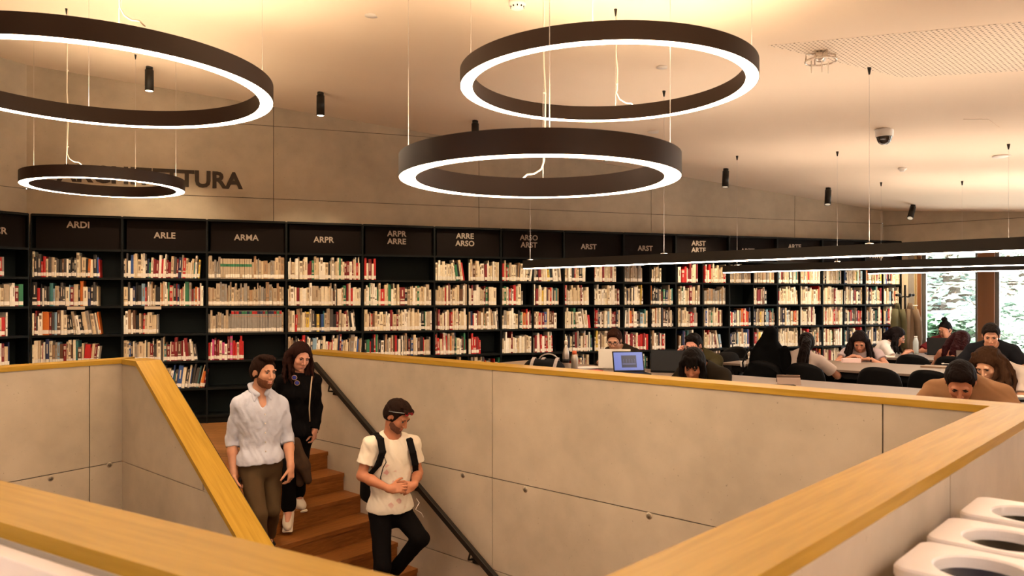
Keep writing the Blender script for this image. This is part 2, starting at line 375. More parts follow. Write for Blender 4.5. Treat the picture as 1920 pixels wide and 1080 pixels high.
Li = lint(Lc-LN*ov, LW, G(0, bL-ov), A); Lo = lint(Lc+LN*.20, LW, G(0, bL+.20), A)
mb = MB(); mb.prism([tuple(Wi), tuple(Li), tuple(Lo), tuple(Wo)], CAPH-CAPT, CAPH, M_CAPL); c4 = struct(mb.build('trim_4'), 'oak cap of the far left parapet')
# sloping stair parapet
aK = aL+.317; SL = .640
def slz(a): return CAPH if a <= aK else CAPH-SL*(a-aK)
aE = aK+4.2
def loc_ab(a, b, z): q = G(a, b); return Vector((q[0], q[1], z))
def slope_body(b0, b1, dz, a0, a1, m, zb=None, mb=None, g0=0, g1=0):
    mb = mb or MB(); aa = [a0]+([aK] if a0 < aK < a1 else [])+[a1]; vs = []; fs = []
    for a in aa:
        top = slz(a)-dz
        for b in (b0, b1): vs += [loc_ab(a, b, zb if zb is not None else top-CAPT/math.cos(math.atan(SL))), loc_ab(a, b, top)]
    n = len(aa)
    for i in range(n-1):
        p = i*4; q = p+4; fs += [(p, q, q+1, p+1), (p+2, p+3, q+3, q+2), (p+1, q+1, q+3, p+3), (p, p+2, q+2, q)]
    fs += [(0, 1, 3, 2), ((n-1)*4, (n-1)*4+2, (n-1)*4+3, (n-1)*4+1)]
    return mb.add(vs, fs, m)
CT = CAPT/math.cos(math.atan(SL))
mb = slope_body(bL+.012, bL+.19, CT-.002, aL, aE, M_CONC, -4.2)
# face panels on the well side: split by horizontal and vertical joints
def clipface(a0, a1, z0, z1):
    """panel polygon in (a,z) clipped under slope"""
    pts = []; n = 24
    top = [(a0+(a1-a0)*i/n) for i in range(n+1)]+([aK] if a0 < aK < a1 else []); top.sort()
    tp = [(a, min(z1, slz(a)-CT)) for a in top]; tp = [(a, z) for a, z in tp if z > z0+1e-4]
    if len(tp) < 2: return None
    return [(tp[0][0], z0), (tp[-1][0], z0)]+tp[::-1]
for (a0, a1) in ((aL, aL+2.44), (aL+2.448, aE)):
    for (z0, z1) in ((-4.2, -1.904), (-1.896, zg3-.004), (zg3+.004, zg-.004), (zg+.004, 2)):
        pl = clipface(a0, a1, z0, z1)
        if pl:
            n = len(pl); vs = [loc_ab(a, bL, z) for a, z in pl]+[loc_ab(a, bL+.0118, z) for a, z in pl]
            mb.add(vs, [tuple(range(n)), tuple(range(2*n-1, n-1, -1))]+[(i, (i+1) % n, n+(i+1) % n, n+i) for i in range(n)], M_CONC)
sw = struct(mb.build('wall_stair_slope'))
mb = slope_body(bL-ov, bL+.20, 0, aL-.0, aE, wood('oak_cap_slope', *OAK, sc=(.5, 9, .45), rot=rot_of(A)))
struct(mb.build('trim_5'), 'sloping oak cap beside the stairs')
# black edge strip on stair side of the slope
mb = slope_body(bL+.2005, bL+.206, .002, aL+.2, aE, M_BLACKST, None); struct(mb.build('trim_6'), 'thin black steel strip along the sloping cap')

# ---------------------------------------------------------------- stairs
st = thing('staircase', 'warm oak staircase going down between the concrete walls', 'staircase', (*R0, 0), ROT_A)
SK = math.tan(math.radians(4))
for k in range(14):
    z = -RISE*(k+1); a0 = LAND+RUN*k
    sh = lambda b: -b*SK*0.9
    y0, y1 = bL+.206, -.001
    tr = MB(); P = [(a0+sh(y0)-.0, y0), (a0+sh(y1), y1), (a0+RUN+sh(y1)+.012, y1), (a0+RUN+sh(y0)+.012, y0)]
    tr.prism(P, z-.035, z, M_STEP); tr.build('tread', parent=st)
    rs = MB(); P = [(a0+sh(y0)-.02, y0), (a0+sh(y1)-.02, y1), (a0+sh(y1)+0, y1), (a0+sh(y0)+0, y0)]
    rs.prism(P, z, z+RISE-.036, M_STEP); rs.build('riser', parent=st)
ln = MB(); ln.prism([(LAND-.24, bL+.206), (LAND-.24, -.001), (LAND+.012-0*SK, -.001), (LAND+.012-(bL+.206)*SK*.9, bL+.206)], -.035, .003, M_STEP); ln.build('top_nosing', parent=st)
# handrail on the right wall
hr = thing('handrail', 'black steel handrail fixed to the concrete wall beside the stairs', 'handrail', (*R0, 0), ROT_A)
hz = lambda a: .86-.604*(a-.17)
hb = MB(); yb = -.075
def flatbar(mb, pts, w, h, m):
    for (p, q) in zip(pts[:-1], pts[1:]):
        p = Vector(p); q = Vector(q); d = q-p; L = d.length; ang = math.atan2(d.z, d.x)
        M = Matrix.Translation(p) @ Matrix.Rotation(-ang, 4, 'Y'); mb.box(-.01, -w/2, -h/2, L+.01, w/2, h/2, m, M, bev=.003)
flatbar(hb, [(-.05, yb, .855), (.165, yb, .86), (4.0, yb, hz(4.0))], .042, .045, M_BLACKST); hb.build('rail', parent=hr)
for a in (.42, 1.62, 2.38, 3.4):
    b = MB(); z = hz(a)-.02; b.tube([(a, yb, z), (a-.03, yb+.004, z-.075), (a-.01, 0, z-.085)], .009, 8, M_BLACKST); b.tube([(a-.06, -.012, z-.085), (a+.07, yb*.8, z-.085+.0)], .007, 6, M_BLACKST); b.box(a-.05, -.008, z-.12, a+.03, 0, z-.05, M_BLACKST); b.build('bracket', parent=hr)
#@@PART2
# ---------------------------------------------------------------- bookcases
ROT_S = math.atan2(SD[1], SD[0]); ROT_L = math.atan2(LW[1], LW[0])
ZTOP = 2.475
SIGNS = {0: ('ARDI', 147, 422), 1: ('ARLE', 309, 442), 2: ('ARMA', 462, 446), 3: ('ARPR', 607, 450), 4: ('ARPR\nARRE', 744, 446), 5: ('ARRE\nARSO', 872, 450),
         6: ('ARSO\nARST', 992, 453), 7: ('ARST', 1104, 463), 8: ('ARST', 1210, 466), 9: ('ARST\nARTE', 1310, 463), 10: ('ARTE', 1402, 471), 11: ('ARTE', 1490, 463), 13: ('ARTM', 1643, 480)}
TEAL = mat('bay_back_teal', (.006, .0105, .0105), .6, spec=.15)
M_TAG = mat('label_holder', (.55, .45, .34), .5)
def bookcase(origin, rot, wd, label, sign=None, mid=False, tags=()):
    t = thing('bookcase', label, 'bookcase', (*origin, 0), rot, 'black bookcases along the wall'); th = .011
    b = MB(); b.box(0, 0, 0, th, SDEP-.004, ZTOP, M_SHELF); b.build('side_panel', parent=t)
    b = MB(); b.box(wd-th, 0, 0, wd, SDEP-.004, ZTOP, M_SHELF); b.build('side_panel', parent=t)
    b = MB(); b.box(th, SDEP-.02, .09, wd-th, SDEP-.006, ZTOP-.02, TEAL); b.build('back_panel', parent=t)
    b = MB(); b.box(th, -.004, ZTOP-.02, wd-th, SDEP-.006, ZTOP+.006, M_SHELF); b.build('top_board', parent=t)
    b = MB(); b.box(th, .02, 0, wd-th, .05, .07, M_SHELF); b.build('plinth', parent=t)
    for k in range(0, 7):
        b = MB(); b.box(th, 0, rowz(k)-.02, wd-th, SDEP-.02, rowz(k), M_SHELF); b.box(th, -.002, rowz(k)-.026, wd-th, .004, rowz(k), M_SHELF); b.build('shelf', parent=t)
    if mid:
        b = MB(); b.box(wd/2-.006, .01, rowz(6), wd/2+.006, SDEP-.02, rowz(0)-.02, M_SHELF); b.build('divider', parent=t)
    h = MB(); h.box(th+.03, .06, rowz(0), wd-th, .075, ZTOP-.02, M_SIGN); hp = h.build('sign_panel', parent=t)
    if sign:
        txt, x, z = sign
        tb = text_mb(txt, .103, M_LET, .002, .0024, M=Matrix.Translation((x, .056, z)), spacing=1.02, line=.98); tb.build('sign_letters', parent=hp)
    for (x, k) in tags:
        g = MB(); g.box(x-.09, -.012, rowz(k)-.042, x+.09, -.003, rowz(k)-.006, M_TAG, bev=.002); g.build('shelf_label', parent=t)
    return t
ordn = ['first', 'second', 'third', 'fourth', 'fifth', 'sixth', 'seventh', 'eighth', 'ninth', 'tenth', 'eleventh', 'twelfth', 'thirteenth', 'fourteenth', 'fifteenth', 'sixteenth', 'seventeenth', 'eighteenth', 'nineteenth', 'twentieth',
        'twenty-first', 'twenty-second', 'twenty-third', 'twenty-fourth', 'twenty-fifth', 'twenty-sixth', 'twenty-seventh', 'twenty-eighth', 'twenty-ninth', 'thirtieth', 'thirty-first', 'thirty-second', 'thirty-third', 'thirty-fourth', 'thirty-fifth', 'thirty-sixth', 'thirty-seventh', 'thirty-eighth', 'thirty-ninth', 'fortieth', 'forty-first', 'forty-second', 'forty-third', 'forty-fourth', 'forty-fifth']
BAYNAME = ['ARDI', 'ARLE', 'ARMA', 'leftmost ARPR', 'ARPR ARRE', 'ARRE ARSO', 'ARSO ARST']
for i in range(14):
    o = SH0+SD*UPT[i]; wd = UPT[i+1]-UPT[i]-.0015
    sg = None
    if i in SIGNS:
        tx, u, v = SIGNS[i]; t = uline(u, SH0+SN*.056, SD); q = SH0+SN*.056+SD*t; sg = (tx, t-UPT[i], EYE+(HOR-v)/FPX*q[1])
    tags = ((.46, 2),) if i == 0 else ((.33, 2),) if i == 1 else ()
    nm = {7: 'third bay sign reading ARST after the two doubled ones', 8: 'the ARST bay just left of the ARST ARTE one'}
    lab = ('black steel bookcase under the %s sign' % sg[0].replace('\n', ' ')) if sg else 'black steel bookcase with no readable sign, second from the window'
    if i == 3: lab = 'black steel bookcase with the single ARPR sign, right of ARMA'
    if i == 7: lab = 'black steel bookcase under the single ARST sign nearest ARSO'
    if i == 8: lab = 'black steel bookcase under the single ARST sign next to ARST ARTE'
    if i == 10: lab = 'black steel bookcase under the ARTE sign half hidden by the lamp bar'
    if i == 11: lab = 'black steel bookcase under the fully visible single ARTE sign'
    if i == 13: lab = 'black steel bookcase at the right end beside the coat stand'
    bookcase(o, ROT_S, wd, lab, sg, i >= 5, tags)
lx = LN*SDEP
for k in range(3):
    o = SH0-LW*(.012+.94*(k+1))
    sg = None
    if k == 0:
        P_ = o+LN*.056; t = uline(-12, P_, LW); q = P_+LW*t; sg = ('ARCR', t, EYE+(HOR-432)/FPX*q[1])
    bookcase(o, ROT_L, .938, ['black steel bookcase on the left wall, cut by the photo edge', 'black steel bookcase on the left wall, second from the corner', 'black steel bookcase on the left wall, third from the corner'][k], sg)

# ---------------------------------------------------------------- books
PAL = {'cream': (.64, .50, .32), 'ivory': (.80, .70, .52), 'white': (.88, .82, .72), 'beige': (.45, .35, .24), 'grey': (.28, .25, .22), 'dark grey': (.07, .06, .055), 'black': (.015, .013, .013),
       'dark red': (.20, .012, .014), 'red': (.48, .018, .016), 'orange': (.60, .15, .02), 'brown': (.13, .06, .03), 'teal': (.05, .19, .19), 'blue': (.03, .08, .26), 'pale blue': (.22, .36, .48),
       'green': (.03, .17, .08), 'bright green': (.16, .50, .05), 'yellow': (.72, .50, .08), 'navy': (.012, .02, .07), 'pink': (.55, .06, .22), 'tan': (.36, .22, .12)}
BM = {k: mat('book_'+k.replace(' ', '_'), v, .5, var=.08, vscale=30) for k, v in PAL.items()}
M_PAGE = mat('book_pages', (.62, .54, .42), .9); M_BLAB = mat('spine_label', (.82, .76, .68), .55); M_PR = mat('spine_print', (.24, .17, .11), .6); M_PRL = mat('spine_print_light', (.6, .5, .38), .6)
WT_A = ['cream']*7+['ivory']*8+['white']*7+['beige']*3+['grey']*2+['dark grey']*3+['black']*5+['dark red']*3+['red']*3+['orange']+['brown']*2+['teal']+['blue']+['pale blue']+['green']+['yellow']+['navy']*2+['tan']*2
WT_D = ['black']*8+['dark grey']*7+['ivory']*5+['cream']*3+['white']*3+['beige']*2+['brown']*2+['dark red']+['orange']*2+['red']*2+['teal']+['blue']+['navy']+['pale blue']
WT_R = ['red']*5+['dark red']*3+['white']*4+['ivory']*3+['pink']
WT_J = ['beige']*4+['grey']*4+['tan']*2+['cream']
WT_P = ['white']*8+['ivory']*9+['cream']*7+['dark red']*2+['black']+['green']+['brown']+['beige']*3+['red']
STY = {'a': WT_A, 'd': WT_D, 'r': WT_R, 'j': WT_J, 'p': WT_P}
rb = random.Random(11)
def book_mb(mb, w, h, d, m, pr, M, tagz, tagh, with_label=True):
    """x width, y depth from spine at 0, z height"""
    n = 4; bul = min(.004, w*.18); vs = []
    xs = [-w/2+w*i/n for i in range(n+1)]
    sp = [(x, -bul*(1-(2*x/w)**2)) for x in xs]
    poly = sp+[(w/2, d), (w/2-.0015, d), (w/2-.0015, .004), (-w/2+.0015, .004), (-w/2+.0015, d), (-w/2, d)]
    mb.prism(poly, 0, h, m, M)
def spine_extras(lb, pr, w, h, M, tagz, tagh, style):
    bul = min(.004, w*.18)
    def patch(mb, z0, z1, wf, m, off):
        n = 4; f = wf*.5; pts = []
        for i in range(n+1):
            x = -w*f+w*2*f*i/n; pts.append((x, -bul*(1-(2*x/w)**2)-off))
        vs = [M @ Vector((x, y, z0)) for x, y in pts]+[M @ Vector((x, y, z1)) for x, y in pts]+[M @ Vector((pts[0][0], .0, z0)), M @ Vector((pts[-1][0], 0, z0)), M @ Vector((pts[-1][0], 0, z1)), M @ Vector((pts[0][0], 0, z1))]
        k = n+1; fs = [(i, i+1, k+i+1, k+i) for i in range(n)]+[tuple(range(k-1, -1, -1))+(2*k, 2*k+1), tuple(range(k, 2*k))+(2*k+2, 2*k+3)]
        mb.add(vs, fs, m)
    if lb is not None: patch(lb, tagz, tagz+tagh, .98, M_BLAB, .0007)
    if style and pr is not None:
        if style == 1: patch(pr, h*.42, h*.80, .30, pr_m, .0004)
        if style == 2: patch(pr, h*.72, h*.90, .8, pr_m, .0004); patch(pr, h*.40, h*.62, .28, pr_m, .0004)
        if style == 5: patch(pr, h*.60, h*.74, .99, BM['green'], .0004); patch(pr, h*.05, h*.07, .99, BM['dark grey'], .0004)
        if style == 6: patch(pr, h*.84, h*.97, .99, BM[random.Random(int(w*1e5+h*1e5)).choice(['red', 'dark red', 'green', 'navy', 'red'])], .0004); patch(pr, h*.72, h*.73, .9, BM['orange'], .0004)
        if style == 3: patch(pr, h*.30, h*.36, .9, pr_m, .0004); patch(pr, h*.50, h*.86, .25, pr_m, .0004)
pr_m = M_PR
NIND = [0]; stuffm = MB(); SEEN = set()
def comp(origin, rot, x0, x1, k, style, where, individual, lean=0, uniform=None):
    """books from x0 to x1 (local, along shelf) on row k"""
    global pr_m
    x = x0; j = 0; z = rowz(k)+.0005; T = Matrix.Translation((origin[0], origin[1], 0)) @ Matrix.Rotation(rot, 4, 'Z')
    pal = STY[style]; hb = rb.uniform(.0, .02); seg = 0
    n_guess = []
    while x < x1-.012:
        w = min(.05, max(.010, rb.gauss(.022, .010))); h = min(.292, max(.16, rb.choice([rb.gauss(.24, .02), rb.gauss(.21, .014), rb.gauss(.225, .015), rb.gauss(.275, .012)])+hb*.5)); c = rb.choice(pal)
        if rb.random() < .12: w += .012
        if uniform and uniform[0] <= j < uniform[1]: w, h, c = (.027 if uniform[2] == 'beige' else .031+rb.uniform(-.004, .003)), uniform[3], uniform[2]
        w = min(w, x1-x); 
        if w < .008: break
        d = rb.uniform(.15, .22); y = .012+rb.uniform(0, .022)
        a = 0
        if lean and x > x0+(x1-x0)*lean[0]: a = lean[1]*min(1, .35+.65*(x-x0)/(x1-x0))*rb.uniform(.7, 1.2)
        elif rb.random() < .10: a = rb.uniform(-.05, .05)
        adv = w/max(math.cos(a), .8)+rb.choice([0, 0, 0, 0, .001, .002])
        off = 0
        M = Matrix.Translation((0, 0, 0))
        pv = Vector((x+w/2, y, z+abs(math.sin(a))*w/2))
        L = Matrix.Translation(pv) @ Matrix.Rotation(a, 4, 'Y')
        tz = .012+rb.uniform(0, .004); thh = rb.uniform(.036, .044)
        lum = sum(PAL[c])/3; pr_m = M_PR if lum > .2 else M_PRL; sty = rb.choice([0, 0, 1, 2, 3]) if w > .014 else 0
        nolab = rb.random() < .05; uni = bool(uniform and uniform[0] <= j < uniform[1])
        if uni: sty = 5 if c == 'beige' else 6
        if individual and NIND[0] < 300:
            j1 = j; NIND[0] += 1
            b = MB(); book_mb(b, w, h, d, BM[c], None, Matrix(), tz, thh)
            if sty: spine_extras(None, b, w, h, Matrix(), 0, 0, sty)
            kind = ('thick ' if w > .034 else 'thin ' if w < .015 else '')+('tall ' if h > .262 else 'short ' if h < .195 else '')
            ob = b.build('book'); G4 = T @ L; ob.matrix_world = G4
            tag(ob, '%s%s book, %s from left, %s %s' % (kind, c, ordn[j1] if j1 < len(ordn) else 'last', ['', 'top', 'second', 'third', 'fourth', 'fifth'][k]+' shelf', where), 'book', 'books on the left bookcases')
            p = MB(); p.box(-w/2+.0018, .0045, .002, w/2-.0018, d-.004, h-.003, M_PAGE); p.build('pages', parent=ob)
            if not nolab:
                lb = MB(); spine_extras(lb, None, w, h, Matrix(), tz, thh, 0); lb.build('spine_label', parent=ob)
        else:
            G4 = T @ L
            book_mb(stuffm, w, h, d, BM[c], None, G4, tz, thh)
            spine_extras(None if nolab else stuffm, stuffm, w, h, G4, tz, thh, sty)
        x += adv; j += 1
def bx_(i, u): return uline(u, SH0, SD)-UPT[i]
FILL = {
 0: [(1, 59, 187, 'd'), (2, 59, 184, 'd'), (3, 59, 189, 'a', (.55, -.16)), (4, 59, 185, 'a', (.75, .10))],
 1: [(1, 231, 374, 'a', (.3, .06)), (2, 231, 382, 'a'), (3, 231, 297, 'a'), (4, 231, 371, 'a', (.8, -.12)), (5, 292, 383, 'd', (0, .24))],
 2: [(1, 390, 533, 'j', None, (6, 19, 'beige', .245)), (2, 390, 533, 'j'), (3, 390, 533, 'j', None, (11, 30, 'grey', .27)), (4, 390, 457, 'r')],
 3: [(1, 540, 677, 'p'), (2, 540, 677, 'p'), (3, 540, 668, 'a', (.85, -.1)), (4, 540, 677, 'a', (.1, .08))],
 4: [(1, 683, 706, 'r'), (2, 683, 809, 'p'), (3, 683, 810, 'p'), (4, 683, 809, 'a')],
 5: [(1, 816, 873, 'p', (.5, -.16)), (1, 879, 936, 'p'), (2, 816, 876, 'p'), (2, 879, 933, 'p'), (3, 816, 876, 'p'), (3, 879, 936, 'a', (.5, -.08)), (4, 816, 875, 'a'), (4, 879, 902, 'r'), (5, 862, 876, 'a'), (5, 884, 936, 'a')],
 6: [(1, 942, 997, 'a', (.5, .15)), (1, 1002, 1054, 'a', (0, -.12)), (2, 942, 981, 'a'), (2, 1002, 1049, 'a'), (3, 942, 998, 'a'), (3, 1002, 1045, 'a'), (4, 942, 998, 'p'), (4, 1002, 1038, 'r')],
 7: [(1, 1060, 1099, 'a'), (1, 1115, 1157, 'p'), (2, 1060, 1106, 'p'), (2, 1115, 1163, 'p'), (3, 1060, 1109, 'p', (.4, -.15)), (3, 1115, 1163, 'a'), (4, 1060, 1112, 'a'), (4, 1115, 1160, 'a'), (5, 1075, 1105, 'a')],
 8: [(1, 1172, 1206, 'j'), (1, 1222, 1242, 'd'), (2, 1172, 1207, 'a'), (2, 1222, 1263, 'a'), (3, 1172, 1215, 'a'), (3, 1222, 1264, 'a'), (4, 1172, 1217, 'r'), (4, 1222, 1249, 'a'), (5, 1180, 1215, 'a'), (5, 1222, 1260, 'a')],
 9: [(1, 1273, 1310, 'r'), (1, 1322, 1363, 'p'), (2, 1273, 1313, 'p'), (2, 1322, 1363, 'j'), (3, 1273, 1310, 'a'), (3, 1322, 1356, 'a'), (4, 1273, 1310, 'a'), (4, 1322, 1356, 'a', (.5, -.2)), (5, 1330, 1360, 'p')],
 10: [(1, 1370, 1409, 'j'), (1, 1415, 1453, 'j'), (2, 1415, 1439, 'a'), (3, 1370, 1409, 'a'), (3, 1415, 1455, 'a'), (4, 1370, 1407, 'a'), (4, 1415, 1438, 'a'), (5, 1372, 1407, 'a'), (5, 1415, 1450, 'a')],
 11: [(1, 1461, 1499, 'a'), (1, 1503, 1540, 'p'), (2, 1461, 1499, 'p', (.5, -.1)), (2, 1503, 1540, 'p'), (3, 1461, 1499, 'a'), (3, 1503, 1532, 'p'), (4, 1462, 1499, 'p'), (4, 1503, 1541, 'a'), (5, 1462, 1499, 'p'), (5, 1503, 1541, 'a')],
 12: [(r, a, b, s) for r in (1, 2, 3, 4, 5) for a, b, s in ((1545, 1581, 'p'), (1585, 1619, 'a'))],
 13: [(r, a, b, s) for r in (1, 2, 3, 4, 5) for a, b, s in ((1625, 1656, 'a'), (1659, 1688, 'a'))]}
for kk in range(3):
    o = SH0-LW*(.012+.94*(kk+1))
    for r, xe in ((1, .70), (2, .90), (3, .72), (4, .74)):
        if kk == 0:
            xs = uline(-3, o, LW); comp(o, ROT_L, max(.02, xs), xe, r, 'a', 'in view on the left wall', True)
        elif kk == 1: comp(o, ROT_L, .02, xe, r, 'a', '', False)
for i in sorted(FILL):
    o = SH0+SD*UPT[i]
    for f in FILL[i]:
        r, u0, u1, s = f[:4]; ln_ = f[4] if len(f) > 4 else None; un = f[5] if len(f) > 5 else None
        comp(o, ROT_S, bx_(i, u0)+.002, bx_(i, u1), r, s, 'under the %s sign' % BAYNAME[i] if i < 4 else '', i < 4, ln_ or 0, un)
so = stuffm.build('shelved_books'); tag(so, 'rows of mostly cream and white books filling the bookcases to the right of ARPR', 'books', kind='stuff')
print('individual books', NIND[0])

# big wall lettering
t0 = uline(453, W0, SD); q = W0+SD*t0; zc = EYE+(HOR-341)/FPX*q[1]
Mx = Matrix.Translation((q[0]-SN[0]*.006, q[1]-SN[1]*.006, zc)) @ Matrix.Rotation(ROT_S, 4, 'Z')
wt = text_mb('ARCHITETTURA', .276, M_WLET, .006, .010, 'RIGHT', M=Mx, spacing=1.03); wo = wt.build('wall_lettering'); tag(wo, 'large dark word ARCHITETTURA fixed on the concrete wall above the bookcases', 'sign')

# ---------------------------------------------------------------- ring lamps
def ring(c, R, z, label, wires, cable=None, h=.105, wd=.082, led=None, cs=-1):
    t = thing('ring_lamp', label, 'ceiling lamp', (c[0], c[1], z), 0, 'hanging ring lamps'); n = 128
    b = MB(); vs = []; fs = []
    prof = [(R, 0), (R, h), (R-.006, h+.001), (R-.006, h-.012), (R-wd+.006, h-.012), (R-wd+.006, h+.001), (R-wd, h), (R-wd, 0), (R-wd+.003, -.0015), (R-wd+.003, .008), (R-.003, .008), (R-.003, -.0015)]
    for r, zz_ in prof:
        for k in range(n): vs.append((r*math.cos(2*PI*k/n), r*math.sin(2*PI*k/n), zz_))
    m = len(prof)
    for i in range(m):
        j = (i+1) % m
        for k in range(n): fs.append((i*n+k, i*n+(k+1) % n, j*n+(k+1) % n, j*n+k))
    b.add(vs, fs, M_RINGB, True); o = b.build('housing', parent=t)
    md = o.modifiers.new('es', 'EDGE_SPLIT'); md.split_angle = math.radians(40)
    def ann(name, r0, r1, z0, m_):
        b = MB(); vs = []; fs = []
        for r, z_ in ((r0, z0), (r1, z0), (r1, z0+.003), (r0, z0+.003)):
            for k in range(n): vs.append((r*math.cos(2*PI*k/n), r*math.sin(2*PI*k/n), z_))
        for i in range(4):
            j = (i+1) % 4
            for k in range(n): fs.append((i*n+k, i*n+(k+1) % n, j*n+(k+1) % n, j*n+k))
        b.add(vs, fs, m_); b.build(name, parent=t)
    ann('light_diffuser', R-wd+.004, R-.004, .0005, led or M_LED); ann('uplight_diffuser', R-wd+.012, R-.012, h-.014, M_UP)
    for an in wires:
        x = (R-wd/2)*math.cos(an); y = (R-wd/2)*math.sin(an); zt = ceilz(c[0]+x, c[1]+y)-z
        b = MB(); b.tube([(x, y, h-.012), (x, y, zt-.03)], .0013, 6, M_WIRE); w_ = b.build('suspension_wire', parent=t)
        b = MB(); b.lathe([(.004, -.05), (.012, 0)], 12, M_BLACKST, Matrix.Translation((x, y, zt))); b.build('ceiling_cone', parent=w_)
        b = MB(); b.box(-.028, -.012, h-.012, .028, .012, h-.004, M_WHITEP, Matrix.Translation((x, y, 0)) @ Matrix.Rotation(an+PI/2, 4, 'Z')); b.build('wire_clip', parent=w_)
    if cable is not None:
        an = cable; x = (R-wd/2)*math.cos(an)+.008; y = (R-wd/2)*math.sin(an); zt = ceilz(c[0]+x, c[1]+y)-z; rr = random.Random(3)
        pts = [(x, y, zt)]+[(x+rr.uniform(-.006, .006), y+rr.uniform(-.006, .006), h+.05+(zt-h-.05)*(1-i/9)) for i in range(1, 9)]+[(x-.003, y, h+.10), (x+cs*.02, y, h+.055), (x+cs*.06, y, h+.030), (x+cs*.10, y, h+.026), (x+cs*.13, y, h-.004)]
        b = MB(); b.tube(pts, .0042, 8, M_CABLE); cb = b.build('power_cable', parent=t)
        b = MB()
        for zz_ in np.arange(h+.16, zt-.2, .33): b.ell((x, y, zz_), (.009, .009, .007), 10, M_WHITEP)
        b.build('cable_clip', parent=t)
def sc_ring(rx, ry, rh, R): return (rx*R, ry*R), R, EYE+rh*R
c, R_, z_ = sc_ring(-2.466, 4.585, 1.24, 1.08); ring(c, R_, z_, 'large black ring lamp at upper left, cut by the photo edge', [-.98, .55, 2.12, 3.7], -.98, h=.116, wd=.09, cs=1)
c, R_, z_ = sc_ring(-5.529, 10.474, 1.5145, .70); ring(c, R_, z_, 'small black ring lamp hanging low in front of the ARCHITETTURA lettering', [.05, PI/2+.05, PI+.05, -PI/2+.02], -PI/2+.02, cs=1)
c, R_, z_ = sc_ring(.6455, 5.28, 1.447, .86); ring(c, R_, z_, 'black ring lamp with the largest white ring, right of centre and highest', [1.37, 1.37+PI/2, 1.37+PI, 1.37-PI/2], 1.37, h=.092, wd=.075, cs=1)
c, R_, z_ = sc_ring(.1957, 5.533, .859, .68); ring(c, R_, z_, 'black ring lamp hanging lowest at the centre, in front of another', [.0, PI/2-.07, PI, -PI/2+.03], PI/2-.07)
ring((-3.0, .0), .98, 2.75, 'ring lamp hanging to the left of the viewpoint', [0, PI/2, PI, -PI/2], led=M_LEDN)  # out of view, added to brighten the sideboard and near left parapet
ring((2.3, -.55), .98, 2.6, 'ring lamp hanging behind the viewpoint over the bins', [0, PI/2, PI, -PI/2], led=M_LEDN)  # out of view, added to light the bins and outer parapet face
ring((4.1, 1.6), .70, 2.45, 'ring lamp hanging right of the viewpoint', [0, PI/2, PI, -PI/2])

# ---------------------------------------------------------------- linear reading lamps
def bar(ul, b, vl, uwires, label, L=6.2, vfix=None):
    a0 = ub(ul, b); P = G(a0, b); z = EYE+(HOR-vl)/FPX*P[1]
    t = thing('linear_lamp', label, 'ceiling lamp', (*P, z), ROT_A, 'linear lamps over the reading tables')
    h = MB(); h.box(0, -.034, .004, L, .034, .076, M_BLACKST); h.box(0, -.034, .076, L, -.029, .092, M_BLACKST); h.box(0, .029, .076, L, .034, .092, M_BLACKST); h.box(0, -.029, .076, .005, .029, .092, M_BLACKST); h.box(L-.005, -.029, .076, L, .029, .092, M_BLACKST); h.build('housing', parent=t)
    d = MB(); d.box(.008, -.028, -.003, L-.008, .028, .0045, M_BARLED); d.build('light_diffuser', parent=t)
    d = MB(); d.box(.05, -.024, .0762, L-.05, .024, .078, M_BARUP); d.build('uplight_diffuser', parent=t)
    for u in uwires:
        x = ub(u, b)-a0; q = G(a0+x, b); zt = ceilz(*q)-z
        w_ = MB(); w_.tube([(x, 0, .092), (x, 0, zt-.04)], .0012, 6, M_WIRE); w_ = w_.build('suspension_wire', parent=t)
        c = MB(); c.lathe([(.006, -.055), (.016, 0)], 12, M_BLACKST, Matrix.Translation((x, 0, zt))); c.build('ceiling_cone', parent=w_)
        c = MB(); c.lathe([(.03, 0), (.03, .006), (.008, .012)], 12, M_WHITEP, Matrix.Translation((x, 0, .092))); c.build('wire_clip', parent=w_)
    return z
bar(984, 1.95, 504, (994, 1245, 1630), 'long black linear lamp over the nearest reading table')
bar(1357, 4.86, 511.5, (1382, 1570, 1891), 'long black linear lamp over the middle reading table')
bar(1628, 6.9, 513.5, (1652, 1804), 'black linear lamp over the farthest table by the window')

# ---------------------------------------------------------------- ceiling fittings
def spot(u, v, tx, tz, label, lit=False, energy=K_SPOT):
    p = onceil(u, v); t = thing('spotlight', label, 'spotlight', p, ROT_S, 'black cylinder spotlights along the book wall')
    b = MB(); b.lathe([(.036, -.028), (.036, 0)], 20, M_BLACKST); b.build('base', parent=t)
    R = Matrix.Rotation(tx, 4, 'X') @ Matrix.Rotation(tz, 4, 'Y')
    M = Matrix.Translation((0, 0, -.03)) @ R
    b = MB(); b.lathe([(.040, -.235), (.045, -.24), (.045, -.01), (.03, 0)], 24, M_BLACKST, M); b.build('cylinder', parent=t)
    b = MB(); b.lathe([(.038, -.236), (.038, -.232)], 20, mat('spot_lens_on' if lit else 'spot_lens_shaded', (.3, .25, .2), .4, emit=(1, .8, .55), estr=8 if lit else .25), M); b.build('lens', parent=t)
    l = bpy.data.lights.new('spot_beam', 'SPOT'); l.energy = energy; l.color = (1, .76, .47); l.spot_size = math.radians(84); l.spot_blend = .6; l.shadow_soft_size = .03
    lo = bpy.data.objects.new('spot_beam', l); COL.objects.link(lo); lo.parent = t; lo.matrix_local = M @ Matrix.Translation((0, 0, -.245)) @ Matrix.Rotation(-.22, 4, 'X') if False else M @ Matrix.Translation((0, 0, -.245))
    # aim at the books
    d = Vector((0, .62, -2.2))
    if d is not None: lo.matrix_local = Matrix.Translation((0, 0, -.275)) @ d.to_track_quat('-Z', 'Y').to_matrix().to_4x4()
